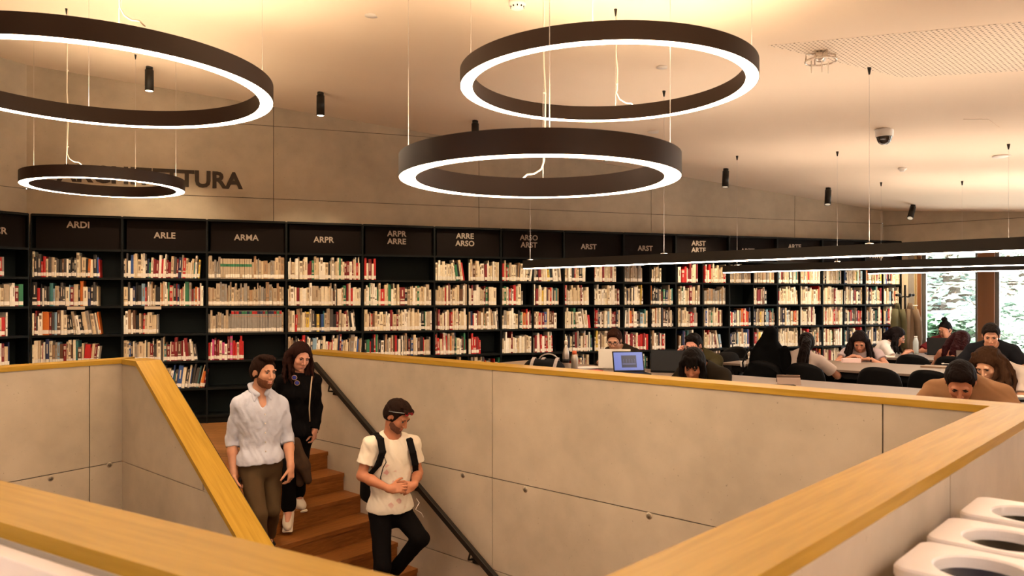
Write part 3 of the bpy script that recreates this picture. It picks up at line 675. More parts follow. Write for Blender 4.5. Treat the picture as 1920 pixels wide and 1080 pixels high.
spot(280, 125, 0, 0, 'black cylinder spotlight above the ARLE and ARDI bays, leftmost one', True)
spot(601, 173, 0, 0, 'black cylinder spotlight on the ceiling, second from the left', True)
spot(891, 226, 0, 0, 'black cylinder spotlight just above the central low ring lamp')
spot(1138, 262, 0, 0, 'black cylinder spotlight seen through the central ring lamp')
spot(1361, 316, -.10, .12, 'slightly tilted black cylinder spotlight right of the ring lamps')
spot(1553, 352, -.2, .22, 'tilted black cylinder spotlight, second from the corner')
spot(1712, 384, -.3, .55, 'strongly tilted black cylinder spotlight nearest the window corner')
M_CHR = mat('chrome_ring', (.7, .62, .55), .25, metal=.8)
def disc(name, u, v, r, prof, label, cat, m, extra=None):
    p = onceil(u, v); b = MB(); b.lathe([(q*r, z) for q, z in prof], 28, m, None); o = b.build(name, loc=p); tag(o, label, cat)
    if extra: extra(o)
    return o
def sd_extra(o):
    b = MB()
    for k in range(10):
        a = 2*PI*k/10; b.box(-.004, -.003, -.045, .004, .003, -.033, M_BLK, Matrix.Rotation(a, 4, 'Z') @ Matrix.Translation((0, -.046, 0)))
    b.build('vents', parent=o)
disc('smoke_detector', 970, 3, .06, [(.55, -.055), (.72, -.05), (.80, -.03), (1, -.028), (1, 0)], 'white round smoke detector on the ceiling near the top edge', 'smoke detector', M_WHITEP, sd_extra)
disc('smoke_detector', 1692, 315, .05, [(.45, -.045), (.6, -.04), (.7, -.02), (1, -.018), (1, 0)], 'small white smoke detector on the ceiling below the dome camera', 'smoke detector', M_WHITEP)
disc('ceiling_speaker', 1243, 126, .055, [(1, -.004), (1, 0)], 'flat round white ceiling disc seen inside the high ring lamp', 'ceiling speaker', M_WHITEP)
disc('ceiling_speaker', 697, 29, .055, [(1, -.004), (1, 0)], 'flat round white ceiling disc near the top, left of the ring lamps', 'ceiling speaker', M_WHITEP)
disc('ceiling_speaker', 1229, 247, .09, [(1, -.004), (1, 0)], 'flat round white ceiling disc just below the high ring lamp', 'ceiling speaker', M_WHITEP)
disc('ceiling_speaker', 1880, 293, .10, [(1, -.006), (1, 0)], 'flat round white ceiling disc near the right edge', 'ceiling speaker', M_WHITEP)
p = onceil(1658, 243); t = thing('dome_camera', 'security dome camera with white base and dark glass dome on the ceiling', 'security camera', p)
b = MB(); b.lathe([(.082, -.075), (.084, -.004), (.092, 0)], 28, M_WHITEP); b.build('base', parent=t)
b = MB(); b.lathe([(.0, -.155), (.03, -.15), (.052, -.135), (.067, -.108), (.072, -.078), (.078, -.076)], 28, mat('dome_glass', (.03, .025, .022), .08, spec=.8)); b.build('dome', parent=t)
p = onceil(1539, 97); t = thing('ceiling_sensor', 'chrome ringed ceiling air outlet with thin hanging rods', 'ceiling fitting', p)
b = MB(); b.tube([(.11*math.cos(2*PI*k/32), .11*math.sin(2*PI*k/32), -.07) for k in range(32)], .007, 8, M_CHR, closed=True); b.build('ring', parent=t)
b = MB(); b.lathe([(.03, -.07), (.05, -.03), (.035, 0)], 20, M_CHR)
for k in range(4): b.tube([(.02*math.cos(k*PI/2), .02*math.sin(k*PI/2), -.01), (.11*math.cos(k*PI/2), .11*math.sin(k*PI/2), -.02), (.112*math.cos(k*PI/2), .112*math.sin(k*PI/2), -.07)], .006, 6, M_CHR)
b.build('bracket', parent=t)
for x, y in ((-.07, 0), (.0, -.02), (.06, .01)):
    b = MB(); b.tube([(x, y, -.07), (x, y, -.16)], .004, 6, M_CABLE); b.build('rod', parent=t)
# access panel and perforated acoustic field lie in the sloping ceiling
def ceilquad(name, pix4, dz, m, label, cat):
    ps = [onceil(*p) for p in pix4]; b = MB(); b.add([(p[0], p[1], p[2]-dz) for p in ps]+[(p[0], p[1], p[2]+.001) for p in ps], [(0, 1, 2, 3), (7, 6, 5, 4), (0, 4, 5, 1), (1, 5, 6, 2), (2, 6, 7, 3), (3, 7, 4, 0)], m)
    o = b.build(name); return tag(o, label, cat)
ceilquad('access_panel', [(1806, 223), (1853, 223), (1874, 238), (1825, 240)], .004, M_CEIL, 'thin square white access panel in the ceiling near the right edge', 'ceiling panel')
mp_ = bpy.data.materials.new('perforated_paint'); mp_.use_nodes = True; nt = mp_.node_tree; bs = nt.nodes['Principled BSDF']; bs.inputs['Roughness'].default_value = .85
tc = nt.nodes.new('ShaderNodeTexCoord'); rt = nt.nodes.new('ShaderNodeMapping'); rt.inputs['Rotation'].default_value = (0, 0, math.radians(47)); nt.links.new(tc.outputs['Object'], rt.inputs[0])
sx = nt.nodes.new('ShaderNodeSeparateXYZ'); nt.links.new(rt.outputs[0], sx.inputs[0])
def holes_axis(s):
    a = nt.nodes.new('ShaderNodeMath'); a.operation = 'MULTIPLY'; a.inputs[1].default_value = 2*PI/.032; nt.links.new(s, a.inputs[0])
    c = nt.nodes.new('ShaderNodeMath'); c.operation = 'SINE'; nt.links.new(a.outputs[0], c.inputs[0]); return c.outputs[0]
su = nt.nodes.new('ShaderNodeMath'); su.operation = 'ADD'; nt.links.new(holes_axis(sx.outputs[0]), su.inputs[0]); nt.links.new(holes_axis(sx.outputs[1]), su.inputs[1])
gt = nt.nodes.new('ShaderNodeMath'); gt.operation = 'GREATER_THAN'; gt.inputs[1].default_value = 1.0; nt.links.new(su.outputs[0], gt.inputs[0])
mx = nt.nodes.new('ShaderNodeMix'); mx.data_type = 'RGBA'; mx.inputs[6].default_value = (.80, .68, .555, 1); mx.inputs[7].default_value = (.30, .23, .17, 1); nt.links.new(gt.outputs[0], mx.inputs[0]); nt.links.new(mx.outputs[2], bs.inputs['Base Color'])
ceilquad('acoustic_panel', [(1440, 85), (2300, 5), (2420, 105), (1690, 145)], .002, mp_, 'finely perforated acoustic strip in the ceiling at upper right', 'ceiling panel')

# ---------------------------------------------------------------- tables
M_STEEL = mat('steel', (.45, .42, .38), .3, metal=.9)
def table(a0, a1, b0, b1, label, group='long reading tables'):
    P = G(a0, b0); L = a1-a0; W = b1-b0; t = thing('reading_table', label, 'table', (*P, 0), ROT_A, group)
    b = MB(); b.box(0, 0, .715, L, W, .74, M_TABLE, bev=.003); b.build('tabletop', parent=t)
    b = MB(); b.box(.1, .06, .64, L-.1, .10, .714, M_BLK); b.box(.1, W-.10, .64, L-.1, W-.06, .714, M_BLK); b.box(.3, W/2-.01, .25, L-.3, W/2+.01, .714, M_BLK); b.build('frame_and_dark_sheet', parent=t)  # middle black sheet added to stand for the shade under the table
    for x in (.12, L/2, L-.17):
        for y in (.08, W-.13):
            b = MB(); b.box(x, y, 0, x+.05, y+.05, .714, M_BLK); b.build('leg', parent=t)
    return t
aT1 = -.0
table(2.6, 8.6, .24, .84, 'narrow beige reading bench close behind the oak capped parapet')
table(ub(1000, 2.9)-.1, 8.6, 1.66, 2.905, 'long beige reading table with laptops and steel bottles beyond the parapet')
table(ub(1353, 4.22), ub(1353, 4.22)+7.0, 4.22, 5.5, 'middle long beige reading table with the pale pink box')
table(ub(1642, 6.42), ub(1642, 6.42)+4.6, 6.42, 7.7, 'farthest beige reading table beside the window')

# ---------------------------------------------------------------- chairs
M_CH = mat('chair_black', (.004, .0035, .0035), .55, spec=.12)
def chair_mesh():
    t = thing('shell_chair', '', 'chair')
    # curved backrest shell
    b = MB(); n = 14; m = 8; vs = []; fs = []
    for off in (0, .012):
        for i in range(n+1):
            s = -1+2*i/n
            for j in range(m+1):
                q = j/m; wdt = .225*(1-.18*q**3); top = .30+.12*q
                z = .47+.36*q*(1-.10*s*s-.10*s**4) ; x = wdt*s; y = -.20-.05*q+.10*s*s-off
                vs.append((x, y, z))
    k = (n+1)*(m+1)
    for i in range(n):
        for j in range(m):
            a = i*(m+1)+j; fs.append((a, a+1, a+m+2, a+m+1)); fs.append((k+a, k+a+m+1, k+a+m+2, k+a+1))
    for i in range(n): a = i*(m+1); fs.append((a, a+m+1, k+a+m+1, k+a)); a += m; fs.append((a, k+a, k+a+m+1, a+m+1))
    for j in range(m): fs.append((j, k+j, k+j+1, j+1)); a = n*(m+1)+j; fs.append((a, a+1, k+a+1, k+a))
    b.add(vs, fs, M_CH, True); b.build('backrest', parent=t)
    b = MB(); n = 20; pts = []
    for i in range(n): a = 2*PI*i/n; c, s_ = math.cos(a), math.sin(a); pts.append((.225*abs(c)**.6*(1 if c > 0 else -1), .215*abs(s_)**.6*(1 if s_ > 0 else -1)))
    b.prism(pts, .44, .465, M_CH); b.build('seat', parent=t)
    for sx_ in (-1, 1):
        for sy_ in (-1, 1):
            b = MB(); b.tube([(sx_*.17, sy_*.15, .44), (sx_*.22, sy_*.21, 0)], .011, 8, M_BLACKST); b.build('leg', parent=t)
    return t
CH0 = [None]
def chair(a, b, ang, label):
    """ang: direction the sitter faces, relative to grid: 0 = toward +B"""
    if CH0[0] is None: t = CH0[0] = chair_mesh()
    else:
        t = CH0[0].copy(); COL.objects.link(t)
        for ch in list(CH0[0].children): c = ch.copy(); COL.objects.link(c); c.parent = t
    P = G(a, b); t.location = (P[0], P[1], 0); t.rotation_euler = (0, 0, ROT_A+ang); tag(t, label, 'chair', 'black shell chairs around the reading tables'); return t
chair(ub(1508, 3.85), 4.02, 0, 'black shell chair behind the woman with the long dark ponytail')
chair(ub(1645, 3.85), 4.02, .05, 'empty black shell chair, in front of the woman with the pink box')
chair(ub(1745, 3.85), 4.02, -.05, 'empty black shell chair half hidden behind the man in the brown tee')
chair(ub(1430, 3.85), 4.02, 0, 'black shell chair buried under a black coat')
chair(ub(1714, 6.1), 6.2, 0, 'empty black shell chair at the farthest table, left of the dark red haired woman')
chair(ub(1788, 6.1), 6.2, 0, 'black shell chair of the dark red haired woman')
chair(ub(1368, 5.75), 5.75, PI, 'black shell chair at the far left end of the middle table')
chair(ub(1603, 5.9), 5.9, PI, 'black shell chair under the woman reading behind the pink box')
chair(ub(1152, 3.3), 3.33, PI, 'black shell chair under the man behind the silver laptop')
chair(ub(1312, 3.3), 3.33, PI, 'black shell chair under the man holding his temples')
chair(ub(1300, 1.2), 1.34, PI, 'black shell chair under the woman bent forward behind the parapet')
chair(ub(1805, 1.2), 1.34, PI, 'black shell chair under the man in the brown tee')
chair(ub(1870, 3.3), 3.33, PI, 'black shell chair under the woman with curly blonde hair')
chair(ub(1862, 5.9), 5.9, PI, 'black shell chair under the man in the black tee by the window')
chair(ub(1772, 8.1), 8.1, PI, 'black shell chair under the woman with the hair bun')
chair(ub(1652, 7.0)-.28, 7.02, -PI/2, 'black shell chair at the left end of the farthest table')

# ---------------------------------------------------------------- things on the tables
TZ = .7405
def at(u, v, z=TZ): Y = (EYE-z)*FPX/(v-HOR); r = ray(u)[:2]*Y; return np.array([r[0], r[1], z])
def laptop(u, v, w, label, face, lidm, screen=False, tilt=.30, dh=.66, d=.24):
    p = at(u, v); t = thing('laptop', label, 'laptop', p, face)
    b = MB(); b.box(-w/2, -.0, 0, w/2, d, .016, M_BLK if lidm is None else lidm, bev=.003); base = b.build('keyboard_base', parent=t)
    k = MB(); k.box(-w/2+.02, .04, .0162, w/2-.02, d-.10, .0172, M_BLK); k.build('keys', parent=base) if False else k.build('keyboard', parent=t)
    h = w*dh; M = Matrix.Translation((0, .0, .016)) @ Matrix.Rotation(tilt, 4, 'X')
    b = MB(); b.box(-w/2, -.009, 0, w/2, 0, h, lidm or M_BLK, M, bev=.003); lid = b.build('lid', parent=t)
    b = MB(); sc = mat('screen_lit', (.02, .03, .1), .3, emit=(.16, .22, .60), estr=.32) if screen else mat('screen_dark', (.02, .02, .02), .2)
    b.box(-w/2+.012, .0003, .016, w/2-.012, .0012, h-.012, sc, M); scr = b.build('screen', parent=t)
    if screen:
        im = MB(); im.box(-.085, .0014, .045, .075, .002, h-.045, mat('screen_image', (.01, .01, .02), .3, emit=(.02, .025, .05), estr=.3), M); im.box(-.075, .0021, .075, .065, .0024, .09, mat('screen_image2', (.01, .01, .02), .3, emit=(.09, .11, .28), estr=.3), M)
        for i in range(5): im.box(-.07+.03*i, .0021, .095, -.066+.03*i, .0024, .135, MATS['screen_image2'], M)
        im.build('screen_picture', parent=scr)
    return t
M_SILV = mat('laptop_silver', (.42, .38, .32), .4, metal=.35)
# silver laptop: lid back faces us (screen away) ; lid hinge edge at near side
laptop(1152, 694, .345, 'silver laptop seen from behind in front of the man with glasses', math.radians(-8), M_SILV, tilt=-.22, dh=.62, d=.24)
laptop(1180, 700, .33, 'dark laptop with a lit blue screen showing a building', math.radians(188), None, True, tilt=.30, d=.22)
laptop(1253, 699, .36, 'closed backed black laptop in front of the man holding his temples', math.radians(-12), None, tilt=-.32, dh=.62)
laptop(1766, 666, .36, 'black laptop seen from behind in front of the woman with the bun', math.radians(-20), None, tilt=-.2, dh=.62)
def bottle(u, v, prof, label, parts, m, z=TZ):
    p = at(u, v, z); t = thing('water_bottle', label, 'bottle', p)
    b = MB(); b.lathe(prof, 24, m); b.build('body', parent=t)
    for nm, pr, mm in parts: b = MB(); b.lathe(pr, 20, mm); b.build(nm, parent=t)
M_BOT = mat('bottle_steel', (.42, .36, .30), .28, metal=.8)
bottle(1061, 695, [(.033, 0), (.036, .01), (.036, .17), (.030, .215), (.018, .255), (.015, .285)], 'tall steel water bottle with a dark band, beside the grey bag', [('cap', [(.017, .28), (.017, .318), (.012, .324)], mat('cap_light', (.65, .55, .42), .35, metal=.3)), ('band', [(.0368, .085), (.0368, .125)], M_BLK)], M_BOT)
bottle(1077, 701, [(.031, 0), (.034, .008), (.034, .155), (.026, .19), (.021, .205)], 'steel water bottle with an orange cap', [('cap', [(.023, .2), (.023, .232), (.018, .237)], mat('cap_orange', (.62, .12, .04), .5))], M_BOT)
bottle(1717, 664, [(.034, 0), (.036, .01), (.036, .17), (.028, .20), (.02, .23)], 'pale glass bottle on the far table near the coat stand', [('cap', [(.02, .228), (.02, .25)], M_WHITEP)], mat('bottle_pale', (.38, .42, .40), .2, spec=.6))
bottle(1787, 674, [(.03, 0), (.033, .01), (.033, .10), (.03, .12)], 'small green drink bottle beside the dark red haired woman', [('cap', [(.026, .118), (.026, .15)], M_WHITEP)], mat('bottle_green', (.25, .38, .06), .3))
def paperset(u, v, label, n=7, w=.30, seed=2):
    p = at(u, v); t = thing('paper_stack', label, 'papers', p, .5); r = random.Random(seed)
    for i in range(n):
        b = MB(); b.box(-w/2, -.10, 0, w/2, .10, .002, mat('paper', (.72, .64, .56), .8), Matrix.Translation((r.uniform(-.04, .04), r.uniform(-.03, .03), i*.004+.001)) @ Matrix.Rotation(r.uniform(-.3, .3), 4, 'Z')); b.build('sheet', parent=t)
paperset(1100, 693, 'loose white papers between the bottles and the silver laptop')
M_CAN = mat('book_red_cover', (.4, .03, .03), .5)
b = MB(); b.box(-.08, -.06, 0, .08, .06, .03, M_CAN, bev=.003); o = b.build('pencil_case', loc=at(1113, 699.5), rotz=.4); tag(o, 'dark red pencil case lying among the papers', 'pencil case')
# gym bag
p = at(1020, 702); t = thing('gym_bag', 'black gym bag with pale grey straps lying on the table by the bottles', 'bag', p, ROT_A*.3)
M_BAG = mat('bag_black', (.006, .005, .005), .8, bump=.2, bscale=30, spec=.1); M_STR = mat('bag_strap', (.34, .28, .25), .8)
def shellmesh(rx, ry, rz, m, flat=.0, n=20, k=12):
    b = MB(); vs = []; fs = []
    for j in range(k+1):
        ph = PI/2*j/k
        for i in range(n): a = 2*PI*i/n; vs.append((rx*math.cos(a)*math.cos(ph)**.5, ry*math.sin(a)*math.cos(ph)**.5, rz*math.sin(ph)))
    for j in range(k):
        for i in range(n): fs.append((j*n+i, j*n+(i+1) % n, (j+1)*n+(i+1) % n, (j+1)*n+i))
    fs.append(tuple(range(n))[::-1]); b.add(vs, fs, m, True); return b
shellmesh(.23, .12, .16, M_BAG).build('body', parent=t)
for x in (-.13, -.03, .11):
    b = MB(); pts = [(x+.03*math.sin(q), -.125*math.cos(q*1.0), .17*math.sin(q)+.004) for q in np.linspace(.05, PI-.05, 14)]
    for i in range(13):
        p0, p1 = pts[i], pts[i+1]; b.add([(p0[0]-.016, p0[1], p0[2]), (p0[0]+.016, p0[1], p0[2]), (p1[0]+.016, p1[1], p1[2]), (p1[0]-.016, p1[1], p1[2]), (p0[0]-.016, p0[1]*.9, p0[2]-.006), (p0[0]+.016, p0[1]*.9, p0[2]-.006), (p1[0]+.016, p1[1]*.9, p1[2]-.006), (p1[0]-.016, p1[1]*.9, p1[2]-.006)], [(0, 1, 2, 3), (7, 6, 5, 4), (0, 4, 5, 1), (1, 5, 6, 2), (2, 6, 7, 3), (3, 7, 4, 0)], M_STR)
    b.build('strap', parent=t)
b = MB(); b.tube([(-.05+.10*(1-math.cos(q)), -.02, .14+.07*math.sin(q)) for q in np.linspace(0, PI, 12)], .007, 8, M_STR); b.build('handle', parent=t)
# folding cases / tablets
def folio(u, v, w, d, h, rot, label, col):
    p = at(u, v); t = thing('tablet_case', label, 'tablet', p, rot); m = mat('case_'+label.split()[0], col, .6)
    b = MB(); b.box(-w/2-.06, -d, 0, w/2-.06, -.004, .007, M_BLK, bev=.002); b.build('tablet', parent=t)
    b = MB(); b.box(-w/2, 0, .0, w/2, .006, h, m, Matrix.Rotation(-.5, 4, 'X')); b.box(-w/2, .045, .0, w/2, .051, h*.98, m, Matrix.Translation((0, h*.5, 0)) @ Matrix.Rotation(.45, 4, 'X')); b.build('folded_cover', parent=t)
folio(1480, 722, .20, .10, .072, math.radians(-10), 'taupe folded tablet case standing on the table beyond the parapet', (.22, .14, .10))
b = MB(); b.box(-.24, -.11, 0, .24, .11, .018, mat('folder_tan', (.24, .15, .09), .6), bev=.002); o = b.build('document_folder', loc=at(1775, 690), rotz=math.radians(-43)); tag(o, 'brown flat document folder on the middle table beside the white earbuds', 'folder')
b = MB(); b.box(-.105, -.035, 0, .105, .035, .052, mat('pale_pink_box', (.72, .52, .48), .6), bev=.002); o = b.build('storage_box', loc=at(1596, 680), rotz=math.radians(-12)); tag(o, 'pale pink long box standing on the middle table before the reading woman', 'box')
p = at(1776, 686); b = MB(); b.tube([(-.05, 0, .024), (-.02, .03, .022), (.03, .03, .022), (.06, 0, .026), (.10, .02, .022), (.14, .03, .02)], .003, 6, M_WHITEP); b.ell((-.055, 0, .026), (.012, .01, .008), 8, M_WHITEP); b.ell((-.035, .012, .026), (.01, .01, .008), 8, M_WHITEP); o = b.build('earphones', loc=p); tag(o, 'white earphones with thin cable lying on the folder', 'earphones')
b = MB(); b.box(-.12, -.003, 0, .12, .006, .16, mat('tablet_grey', (.10, .07, .055), .4), Matrix.Rotation(-.3, 4, 'X'), bev=.002); o = b.build('tablet_computer', loc=at(1816, 682), rotz=math.radians(-20)); tag(o, 'grey tablet propped up before the man in the black tee', 'tablet')
b = MB(); b.box(-.09, -.06, 0, .09, .06, .02, M_BLK, bev=.003); o = b.build('phone_case', loc=at(1912, 752), rotz=.2); tag(o, 'black flat case on the nearest table at the right photo edge', 'case')
b = MB(); b.box(-.11, -.08, 0, .11, .08, .008, mat('paper', (.7, .6, .5), .8)); o = b.build('notebook', loc=at(1905, 744), rotz=-.5); tag(o, 'open pale notebook under the arm of the curly haired woman', 'notebook')
b = MB(); b.box(-.10, -.13, 0, .10, .13, .006, mat('paper', (.7, .6, .5), .8)); o = b.build('notebook', loc=at(1662, 668.5), rotz=-.5); tag(o, 'pale notebook before the woman writing near the coat stand', 'notebook')
b = MB(); b.box(-.10, -.07, 0, .10, .07, .008, mat('paper', (.7, .6, .5), .8)); o = b.build('notebook', loc=at(1476, 680), rotz=-.5); tag(o, 'open pale notebook left of the woman with the ponytail', 'notebook')
# cup on the floor side of the middle table
t = thing('paper_cup', 'white paper cup with dark lid on the middle table end near the coat', 'cup', at(1393, 688))
b = MB(); b.lathe([(.026, 0), (.036, .075)], 20, M_WHITEP); b.build('body', parent=t); b = MB(); b.lathe([(.038, .074), (.038, .084), (.03, .09)], 20, M_BLK); b.build('lid', parent=t)
# black round bag on the end of middle table's far chair
t = thing('backpack', 'black rounded bag on the chair at the far left end of the middle table', 'bag', (*G(ub(1368, 5.75), 5.70), .466)); shellmesh(.19, .15, .30, M_BAG).build('body', parent=t)

# ---------------------------------------------------------------- coat stand with coats
q = G(0, 0); cs = WC+A*.42-B*.42; Yc = 11.9; cs = ray(1697)[:2]*12.05
t = thing('coat_stand', 'black coat stand with round knobs beside the window', 'coat stand', (*cs, 0))
b = MB(); b.lathe([(.19, 0), (.19, .012), (.03, .02), (.016, .03), (.016, 1.72), (.02, 1.73)], 20, M_BLACKST); b.build('pole', parent=t)
for k, an in enumerate((0.1, 1.7, 3.2, 4.8)):
    b = MB(); d = Vector((math.cos(an), math.sin(an), 0)); z0 = 1.56; b.tube([d*0+Vector((0, 0, z0)), d*.06+Vector((0, 0, z0-.02)), d*.13+Vector((0, 0, z0+.01))], .009, 8, M_BLACKST); b.ell(tuple(d*.135+Vector((0, 0, z0+.015))), (.024, .024, .024), 12, M_BLACKST); b.build('knob', parent=t)
def coat(x, z, w, h, col, label, an, wave=9):
    P = cs+np.array([x, -.02]); t = thing('coat', label, 'coat', (*P, 0)); m = mat('coat_'+label.split()[0], col, .85, bump=.25, bscale=12, stretch=(1, 1, .2))
    b = MB(); n = 40; k = 16; vs = []; fs = []
    for j in range(k+1):
        q = j/k; r0 = w*(.30+.62*min(1, q*2.2)**.7+.12*q)
        for i in range(n):
            a = 2*PI*i/n; r = r0*(1+.12*math.sin(wave*a+q*1.5)*(.3+q)); vs.append((.5*r*math.cos(a), .30*r*math.sin(a), z-h*q+.012*math.sin(3*a)*q))
    for j in range(k):
        for i in range(n): fs.append((j*n+i, j*n+(i+1) % n, (j+1)*n+(i+1) % n, (j+1)*n+i))
    fs += [tuple(range(n))[::-1], tuple(k*n+i for i in range(n))]
    b.add(vs, fs, m, True); b.build('body', parent=t)
    for s in (-1, 1):
        b = MB(); b.tube([(s*w*.30, -.03, z-.10), (s*w*.46, -.06, z-.30), (s*w*.50, -.07, z-.55), (s*w*.47, -.06, z-.70)], [.045, .055, .05, .042], 12, m); b.build('sleeve', parent=t)
coat(-.13, 1.45, .17, .85, (.10, .09, .04), 'olive green coat hanging on the coat stand', 0)
coat(.07, 1.45, .20, 1.0, (.17, .11, .065), 'tan coat hanging on the coat stand on the window side', 0)

# ---------------------------------------------------------------- bins
def bin_(u, v, label, bag):
    z = .88; Y = (EYE-z)*FPX/(v-HOR); P = ray(u)[:2]*Y
    t = thing('recycling_bin', label, 'waste bin', (*P, 0), ROT_A, 'white recycling bins beside the parapet')
    W_, D_ = .36, .262; hc = (.165, .118); hr_ = .098; n = 40; M_BIN = mat('bin_white', (.74, .68, .64), .38, spec=.45)
    # rounded rectangle outline
    def rr(x0, y0, x1, y1, r):
        o = []
        for cx, cy, s in ((x1-r, y1-r, 0), (x0+r, y1-r, 1), (x0+r, y0+r, 2), (x1-r, y0+r, 3)):
            for k in range(10): a = PI/2*(s+k/9); o.append((cx+r*math.cos(a), cy+r*math.sin(a)))
        q = []
        for i in range(len(o)):
            p0, p1 = o[i], o[(i+1) % len(o)]; d = math.hypot(p1[0]-p0[0], p1[1]-p0[1]); m_ = max(1, int(round(d/.012)))
            if d > .05: m_ = 18
            else: m_ = 1
            q += [(p0[0]+(p1[0]-p0[0])*j/m_, p0[1]+(p1[1]-p0[1])*j/m_) for j in range(m_)]
        return q
    out = rr(.003, .003, W_, D_, .035); b = MB()
    N_ = len(out); angs = [math.atan2(y-hc[1], x-hc[0]) for x, y in out]
    inn = [(hc[0]+hr_*math.cos(a), hc[1]+hr_*math.sin(a)) for a in angs]
    vs = [(x, y, 0) for x, y in out]+[(x, y, z-.024) for x, y in out]+[(x, y, z-.024) for x, y in inn]+[(x, y, z-.26) for x, y in inn]
    fs = [(r_*N_+i, r_*N_+(i+1) % N_, (r_+1)*N_+(i+1) % N_, (r_+1)*N_+i) for r_ in range(3) for i in range(N_)]+[tuple(range(N_))[::-1], tuple(range(3*N_, 4*N_))]
    b.add(vs, fs, M_BIN); b.build('body', parent=t)
    b = MB(); o2 = rr(0, 0, W_+.003, D_+.001, .037); i2 = [(hc[0]+(hr_+.004)*math.cos(a), hc[1]+(hr_+.004)*math.sin(a)) for a in angs]
    ix = [(.006+(x-.006), y) for x, y in o2]
    sh = [(hc[0]+(x-hc[0])*.975, hc[1]+(y-hc[1])*.975) for x, y in o2]
    vs = [(x, y, z-.0235) for x, y in o2]+[(x, y, z-.006) for x, y in o2]+[(x, y, z) for x, y in sh]+[(x, y, z) for x, y in i2]+[(x, y, z-.005) for x, y in inn]+[(x, y, z-.0235) for x, y in inn]
    fs = []
    for r_ in range(5):
        for i in range(N_): fs.append((r_*N_+i, r_*N_+(i+1) % N_, (r_+1)*N_+(i+1) % N_, (r_+1)*N_+i))
    for i in range(N_): fs.append((5*N_+i, 5*N_+(i+1) % N_, (i+1) % N_, i))
    b.add(vs, fs, M_BIN); lid = b.build('lid', parent=t)
    b = MB(); b.lathe([(.002, z-.22), (hr_*.5, z-.21), (hr_*.98, z-.17), (hr_*.985, z-.03), (hr_*.97, z-.03), (hr_*.965, z-.165), (hr_*.48, z-.2), (.002, z-.212)], 32, mat('bin_bag_'+bag, {'black': (.002, .002, .002), 'blue': (.006, .012, .03)}[bag], .22, spec=.6), Matrix.Translation((hc[0], hc[1], 0))); b.build('bag', parent=t)
bin_(1667, 1059.6, 'white recycling bin with a bluish bag, nearest of the row', 'blue')
bin_(1731, 1006, 'white recycling bin in the middle of the row', 'black')
bin_(1794, 960, 'white recycling bin farthest from the viewpoint', 'black')

# white sideboard against the outside of the near left parapet
Sb = Wl+NLn*(TH+.028); t = thing('sideboard', 'white sideboard with low upstand beside the near left parapet', 'sideboard', (*(Sb+LC*2.6), 0), math.atan2(LC[1], LC[0]))
M_SB = mat('sideboard_white', (.78, .70, .64), .4)
b = MB(); b.box(0, -.045, .5, 2.75, -.003, .948, M_SB, bev=.004); b.build('upstand', parent=t)
b = MB(); b.box(0, -.42, .80, 2.75, -.046, .825, M_SB, bev=.004); b.build('top', parent=t)
b = MB(); b.box(.02, -.41, .02, 2.73, -.047, .799, M_SB); b.build('body', parent=t)
# ---------------------------------------------------------------- outside
gm = mat('garden_ground', (.55, .52, .46), .9, var=.15, vscale=.6)
g = MB(); c0 = WC+AN*.31-A*14; c1_ = WC+AN*.31+A*40; g.add([(*c0, -.16), (*c1_, -.16), (*(c1_+AN*60), -.1), (*(c0+AN*60), -.1)], [(0, 1, 2, 3)], gm); struct(g.build('ground'))
def tree(u, Y, h, r, label, kind, seed, col, zb=0, dens=1.0):
    rr_ = random.Random(seed); P = ray(u)[:2]*Y; t = thing('conifer_tree' if kind == 'c' else 'leafy_shrub', label, 'tree' if kind == 'c' else 'shrub', (*P, -.13), 0, 'garden plants beyond the window')
    tm = mat('bark', (.10, .07, .05), .9)
    b = MB(); b.tube([(0, 0, 0), (.1, 0, h*.5), (0, 0, h*.97)], [r*.09, r*.06, .02], 8, tm)
    fm = mat('foliage_%d' % seed, col, .7, var=.3, vscale=2)
    f = MB(); nb = int(70*dens) if kind == 'c' else int(60*dens)
    for i in range(nb):
        q = (i+.5)/nb; a = i*2.4; zz_ = h*(.10+.88*q) if kind == 'c' else h*(.15+.8*rr_.random())
        R = r*(1-q)**.7*rr_.uniform(.7, 1.1) if kind == 'c' else r*math.sqrt(max(.05, 1-(2*zz_/h-1)**2))*rr_.uniform(.6, 1)
        if kind == 'c': b.tube([(0, 0, zz_), (R*.5*math.cos(a), R*.5*math.sin(a), zz_+.02*R), (R*.9*math.cos(a), R*.9*math.sin(a), zz_-.12*R)], [.03, .02, .008], 5, tm)
        m_ = int(46*dens)
        for k in range(m_):
            s = rr_.random()**.6; x = R*s*math.cos(a)+rr_.gauss(0, .16*r*s+.05); y = R*s*math.sin(a)+rr_.gauss(0, .16*r*s+.05); z0 = zz_-(.16*R*s*s if kind == 'c' else 0)+rr_.gauss(0, .07)
            L = rr_.uniform(.10, .26)*(1.25 if kind == 'c' else .9); yaw = rr_.uniform(0, 6.28); pt = rr_.uniform(-.5, .5)
            d = Vector((math.cos(yaw)*math.cos(pt), math.sin(yaw)*math.cos(pt), math.sin(pt))); sd = d.cross(Vector((rr_.gauss(0, .5), rr_.gauss(0, .5), 1))).normalized()*L*.38; c = Vector((x, y, z0))
            f.add([c-d*L*.5, c+sd, c+d*L*.6-Vector((0, 0, .02)), c-sd], [(0, 1, 2, 3)], fm)
    b.build('trunk', parent=t); f.build('foliage', parent=t)
GR = (.12, .22, .12); GP = (.42, .50, .42); GB = (.22, .29, .28)
tree(1778, 19, 5.2, 3.0, 'drooping pale green conifer behind the bun haired woman', 'c', 1, GP)
tree(1742, 23, 6.5, 2.6, 'darker blue green conifer at the left edge of the first pane', 'c', 2, GB)
tree(1900, 21, 5.5, 3.0, 'bright green conifer seen through the right pane', 'c', 3, GP)
